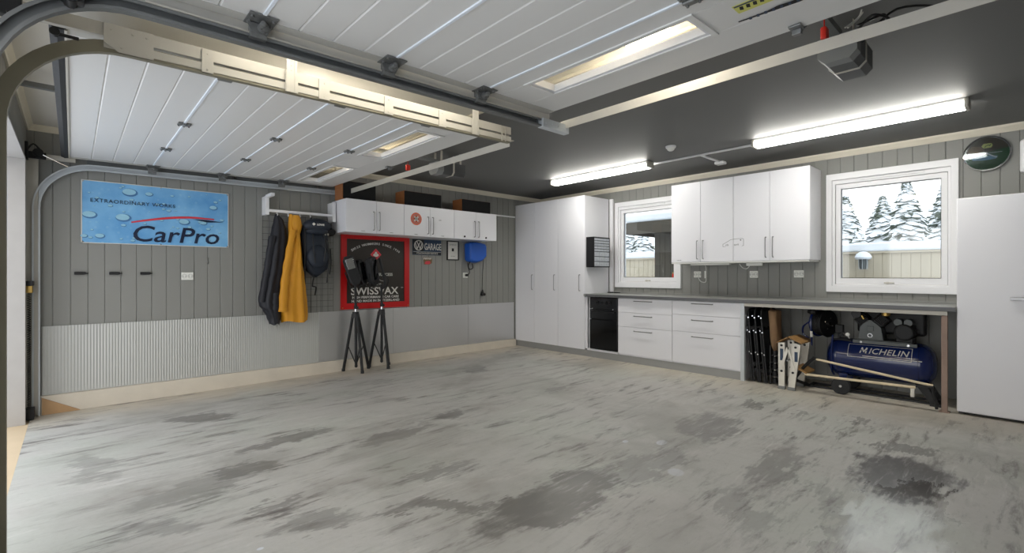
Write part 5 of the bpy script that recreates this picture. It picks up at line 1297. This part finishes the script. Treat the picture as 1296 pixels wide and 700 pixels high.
bm = nb(); prism(bm, [(1.29, .20), (1.37, .20), (1.345, .085), (1.315, .085)], 'x', 5.685, 5.69); prism(bm, [(1.29, .20), (1.37, .20), (1.345, .085), (1.315, .085)], 'x', 5.97, 5.975); cyl(bm, (5.63, 1.33, .085), (5.99, 1.33, .085), .01, seg=10)
part('axle_bracket', bm, m_blue, t)
bm = nb(); prism(bm, [(.78, .19), (.70, .19), (.60, .012), (.66, .012)], 'x', 5.70, 5.75); prism(bm, [(.78, .19), (.70, .19), (.60, .012), (.66, .012)], 'x', 5.93, 5.97); box(bm, 5.67, 5.99, .585, .67, .006, .02, .003); part('foot', bm, m_blackm, t)
bm = nb(); box(bm, 5.64, 5.66, .77, .80, .07, .15, .004); box(bm, 5.64, 5.67, .77, .80, .15, .17, .003); part('drain_tap', bm, m_alad, t)
bm = nb(); tube(bm, [(5.66, 1.41, .58), (5.655, 1.42, .45), (5.68, 1.43, .25), (5.74, 1.42, .17)], .009, 8, sm=5); part('blue_pipe', bm, m_blue, t)
# poles lying in front
bm = nb(); tube(bm, [(5.47, 1.505, .343), (5.49, .625, .224)], .011, 10); solo('wooden_pole', bm, m_pine, 'upper pale wooden pole slanting across the front of the blue compressor', 'pole')
bm = nb(); tube(bm, [(5.45, 1.60, .182), (5.47, .74, .193)], .012, 10); solo('wooden_pole', bm, m_pine, 'lower pale wooden pole lying level in front of the compressor wheel', 'pole')
t = thing('folded_trolley_frame', 'dark steel trolley frame on the floor in front of the compressor', 'trolley', (5.5, 1.2, 0))
bm = nb(); box(bm, 5.74, 5.77, .66, 1.66, .005, .025, .003); box(bm, 5.90, 5.93, .66, 1.66, .005, .025, .003); box(bm, 5.74, 5.93, 1.63, 1.66, .005, .025, .003); part('base_frame', bm, m_blackm, t)
bm = nb(); tube(bm, [(5.52, 1.72, .10), (5.50, 1.62, .25), (5.49, 1.53, .35), (5.47, 1.50, .343)], .016, 8); tube(bm, [(5.75, 1.65, .02), (5.52, 1.72, .10)], .016, 8); part('handle_arm', bm, m_blackm, t)
bm = nb(); prism(bm, [(.74, .195), (.62, .21), (.62, .225), (.74, .21)], 'x', 5.47, 5.50); tube(bm, [(5.485, .63, .21), (5.48, .60, .03)], .012, 8); part('rear_support', bm, m_blackm, t)
# step platform
t = thing('folding_step_platform', 'folded aluminium step platform with brown plywood tops under the worktop', 'step platform', (5.58, 1.73, 0))
for xs_ in (5.42, 5.70):
    bm = nb()
    prism(bm, [(1.838, .48), (1.775, .485), (1.778, .02), (1.835, .02)], 'x', xs_, xs_ + .022); prism(bm, [(1.70, .49), (1.628, .475), (1.685, .02), (1.745, .02)], 'x', xs_, xs_ + .022)
    part('side_leg_pair', bm, m_alad, t, ang=20)
    bm = nb(); prism(bm, [(1.757, .44), (1.732, .44), (1.795, .22), (1.82, .22)], 'x', xs_ - .008, xs_ - .001); prism(bm, [(1.752, .44), (1.735, .44), (1.672, .20), (1.69, .20)], 'x', xs_ - .008, xs_ - .001)
    part('hinge_braces', bm, m_alad, t)
    bm = nb()
    for yy, zz in ((1.806, .455), (1.806, .19), (1.675, .445), (1.70, .185)): cyl(bm, (xs_ - .004, yy, zz), (xs_ + .001, yy, zz), .012, seg=12)
    part('leg_holes', bm, m_black, t)
    bm = nb(); box(bm, xs_ - .006, xs_ + .028, 1.772, 1.842, .002, .035, .004); box(bm, xs_ - .006, xs_ + .028, 1.68, 1.75, .002, .035, .004); part('rubber_feet', bm, m_openg, t)
bm = nb(); box(bm, xs_ - .281, xs_ - .279, 1.79, 1.82, .30, .42, .0005); box(bm, xs_ - .281, xs_ - .279, 1.655, 1.685, .30, .40, .0005); part('warning_labels', bm, m_vw, t)
bm = nb(); prism(bm, [(1.848, .485), (1.745, .548), (1.742, .54), (1.848, .475)], 'x', 5.40, 5.73); part('top_board', bm, m_ply, t)
bm = nb(); prism(bm, [(1.735, .552), (1.61, .498), (1.612, .486), (1.735, .54)], 'x', 5.40, 5.73); part('top_board', bm, m_ply, t)
bm = nb(); prism(bm, [(1.69, .25), (1.58, .20), (1.58, .185), (1.69, .235)], 'x', 5.44, 5.70); part('lower_step', bm, m_ply, t)
bm = nb(); tube(bm, [(5.44, 1.76, .30), (5.70, 1.76, .30)], .008, 8); tube(bm, [(5.44, 1.70, .215), (5.70, 1.70, .215)], .008, 8); part('cross_rods', bm, m_galv, t)
# folded chairs
t = thing('folded_chair', '', 'folding chair', (5.52, 2.16, 0), 'folded black chairs under the worktop')
def chair_parts(root):
    x0, x1, y = 5.56, 5.99, 2.13
    M = Matrix.Translation((0, y, 0.014)) @ Matrix.Rotation(-.085, 4, 'X') @ Matrix.Translation((0, -y, 0))
    for dy, n in ((0, 'front_frame'), (.022, 'rear_frame')):
        bm = nb(); z1 = .79 if dy == 0 else .62
        P = [(x0, y + dy, 0.0), (x0, y + dy, z1 - .06), (x0 + .02, y + dy, z1 - .015), (x0 + .06, y + dy, z1), (x1 - .06, y + dy, z1), (x1 - .02, y + dy, z1 - .015), (x1, y + dy, z1 - .06), (x1, y + dy, 0)]
        tube(bm, [M @ V(p) for p in P], .0105, 8); tube(bm, [M @ V((x0, y + dy, .14)), M @ V((x1, y + dy, .14))], .007, 6); part(n, bm, m_blackm, root)
    bm = nb(); box(bm, x0 + .012, x1 - .012, y - .006, y + .006, .60, .77, .004, M=M); part('backrest', bm, m_vwd, root)
    bm = nb(); box(bm, x0 + .015, x1 - .015, y + .006, y + .018, .20, .56, .004, M=M); part('seat', bm, m_vwd, root)
    bm = nb()
    for zz in (.30, .54, .70):
        cyl(bm, M @ V((x0 - .014, y, zz)), M @ V((x0 - .006, y, zz)), .007, seg=10); cyl(bm, M @ V((x0 - .012, y + .022, zz + .02)), M @ V((x0 - .006, y + .022, zz + .02)), .006, seg=10)
    part('rivets', bm, m_chrome, root)
chair_parts(t)
t['label'] = 'folded black metal chair at the left, against the bench side panel'
for dy, lb in ((-.067, 'middle one of the three folded black metal chairs under the worktop'), (-.134, 'folded black metal chair nearest the tan canvas bundle')):
    c = copy_tree(t); c.location = (t.location.x, t.location.y + dy, t.location.z); c['label'] = lb
# tan canvas bundle
bm = nb(); rings = []
for z, w, d, yc in ((.805, .035, .05, 1.965), (.79, .055, .09, 1.96), (.70, .05, .10, 1.955), (.60, .045, .10, 1.95), (.50, .045, .10, 1.945), (.42, .035, .09, 1.945), (.36, .015, .05, 1.945)):
    rings.append([V((5.63 + d * math.sin(a), yc - .015 + w * math.cos(a) * (1 + .12 * math.sin(5 * a)), z)) for a in [k * PI / 14 for k in range(28)]])
loft(bm, rings); t = thing('canvas_bundle', 'tan canvas bundle hanging under the worktop right of the folded chairs', 'canvas bundle', (5.63, 1.97, .36)); part('bundle_body', bm, m_canvas, t, ang=60)
bm = nb(); tube(bm, [(5.63, 1.985, .80), (5.66, 1.985, .84), (5.68, 1.985, .868)], .006, 6); part('hanging_cord', bm, m_canvas, t)
# black rack with small bottles
t = thing('bottle_rack', 'narrow black rack of small bottles behind the step platform', 'rack', (5.66, 1.90, 0))
bm = nb()
for xx in (5.58, 5.74):
    for yy in (1.885, 1.97): box(bm, xx - .006, xx + .006, yy - .006, yy + .006, 0.003, .42, .002)
part('rack_posts', bm, m_black, t)
ZS = (.02, .095, .17, .245, .32)
for z in ZS:
    bm = nb(); box(bm, 5.575, 5.745, 1.88, 1.975, z - .006, z, .001); part('rack_shelf', bm, m_black, t)
b0 = thing('small_bottle', 'small silver-capped bottle on the lowest shelf of the black rack', 'bottle', (5.60, 1.93, .02), 'bottles on the black rack')
bm = nb(); lathe(bm, [(0, .0005), (.022, .0005), (.023, .006), (.023, .045), (.012, .058), (0, .058)], (5.60, 1.93, .02), (0, 0, 1), 16); part('bottle_body', bm, m_blackm, b0)
bm = nb(); lathe(bm, [(0, .058), (.012, .058), (.013, .082), (0, .083)], (5.60, 1.93, .02), (0, 0, 1), 12); part('bottle_cap', bm, m_chrome, b0)
for z, nme in zip(ZS[1:], ('second lowest', 'middle', 'second highest', 'top')):
    c = copy_tree(b0); c.location = (5.60, 1.93, z); c['label'] = 'small silver-capped bottle on the %s shelf of the black rack' % nme
# blue hose reel at the wall
t = thing('air_hose_reel', 'blue and black air hose reel left of the compressor pump', 'hose reel', (5.86, 1.55, .52))
ax = V((-.35, -.94, .0)).normalized(); c0 = V((5.84, 1.54, .675))
bm = nb(); lathe(bm, [(0, -.06), (.143, -.06), (.146, -.052), (.143, -.046), (.07, -.046), (.07, .046), (.0, .046)], c0, ax, 36); part('blue_flange', bm, m_blue, t)
bm = nb()
for k in range(6):
    for j in range(3): 
        r = .085 + .018 * j; lathe(bm, [(r - .008, -.04 + k * .016), (r, -.048 + k * .016), (r + .008, -.04 + k * .016), (r, -.032 + k * .016)], c0, ax, 28)
part('coiled_hose', bm, m_black, t)
bm = nb(); lathe(bm, [(0, .046), (.138, .046), (.143, .052), (.138, .058), (0, .058)], c0, ax, 36); part('black_flange', bm, m_black, t)
bm = nb(); cyl(bm, c0 + ax * .055, c0 + ax * .075, .02, seg=14); 
for k in range(4):
    a = k * PI / 2 + .4; u_ = ax.orthogonal().normalized(); w_ = ax.cross(u_); p = c0 + ax * .058 + (u_ * math.cos(a) + w_ * math.sin(a)) * .06; sph(bm, p, .008, seg=8)
part('hub_bolts', bm, m_chrome, t)
bm = nb(); box(bm, 5.90, 6.155, 1.60, 1.63, .56, .80, .003); box(bm, 5.88, 5.93, 1.54, 1.61, .66, .70, .003); box(bm, 5.86, 6.155, 1.50, 1.64, .553, .565, .002); part('wall_bracket', bm, m_blue, t)
bm = nb(); tube(bm, [(5.70, 1.60, .80), (5.66, 1.605, .70), (5.665, 1.60, .55), (5.67, 1.60, .45)], .008, 6, sm=5); tube(bm, [(5.70, 1.62, .70), (5.72, 1.69, .64), (5.74, 1.70, .56), (5.72, 1.64, .52)], .008, 6, sm=5); part('loose_hose', bm, m_blue, t)
bm = nb(); cyl(bm, (5.662, 1.602, .60), (5.664, 1.60, .54), .012, seg=10); part('hose_coupling', bm, m_sock, t)
bm = nb(); sph(bm, (5.70, 1.60, .80), .035, 1, 1.1, 1, 14); cyl(bm, (5.68, 1.56, .80), (5.70, 1.64, .80), .02, seg=12); part('hose_valve', bm, m_black, t)

# ------------------------------------------------------------------ world, camera, colour
w = bpy.data.worlds.new('overcast'); bpy.context.scene.world = w; w.use_nodes = True
nt = w.node_tree; N = nt.nodes; L = nt.links; bg = N['Background']
tc = N.new('ShaderNodeTexCoord'); sx = N.new('ShaderNodeSeparateXYZ'); L.new(tc.outputs['Generated'], sx.inputs[0])
rp = N.new('ShaderNodeValToRGB'); rp.color_ramp.elements[0].position = .45; rp.color_ramp.elements[1].position = .9
rp.color_ramp.elements[0].color = lin((252, 250, 246)); rp.color_ramp.elements[1].color = lin((226, 236, 250))
L.new(sx.outputs['Z'], rp.inputs[0]); L.new(rp.outputs[0], bg.inputs['Color']); bg.inputs['Strength'].default_value = 1.25

cam = bpy.data.cameras.new('camera'); co = bpy.data.objects.new('camera', cam); C.objects.link(co)
co.location = (0, 0, 1.18)
yaw = math.radians(47.64)
co.rotation_euler = (PI / 2, 0, yaw - PI / 2)
cam.sensor_width = 36; cam.sensor_fit = 'HORIZONTAL'; cam.lens = 36 * 610 / 1296
cam.shift_x = 0; cam.shift_y = -1.7 / 1296; cam.clip_start = .05; cam.clip_end = 300
bpy.context.scene.camera = co
vs_ = bpy.context.scene.view_settings
vs_.view_transform = 'Standard'; vs_.look = 'None'; vs_.gamma = 1; vs_.exposure = 1.35; vs_.use_curve_mapping = False
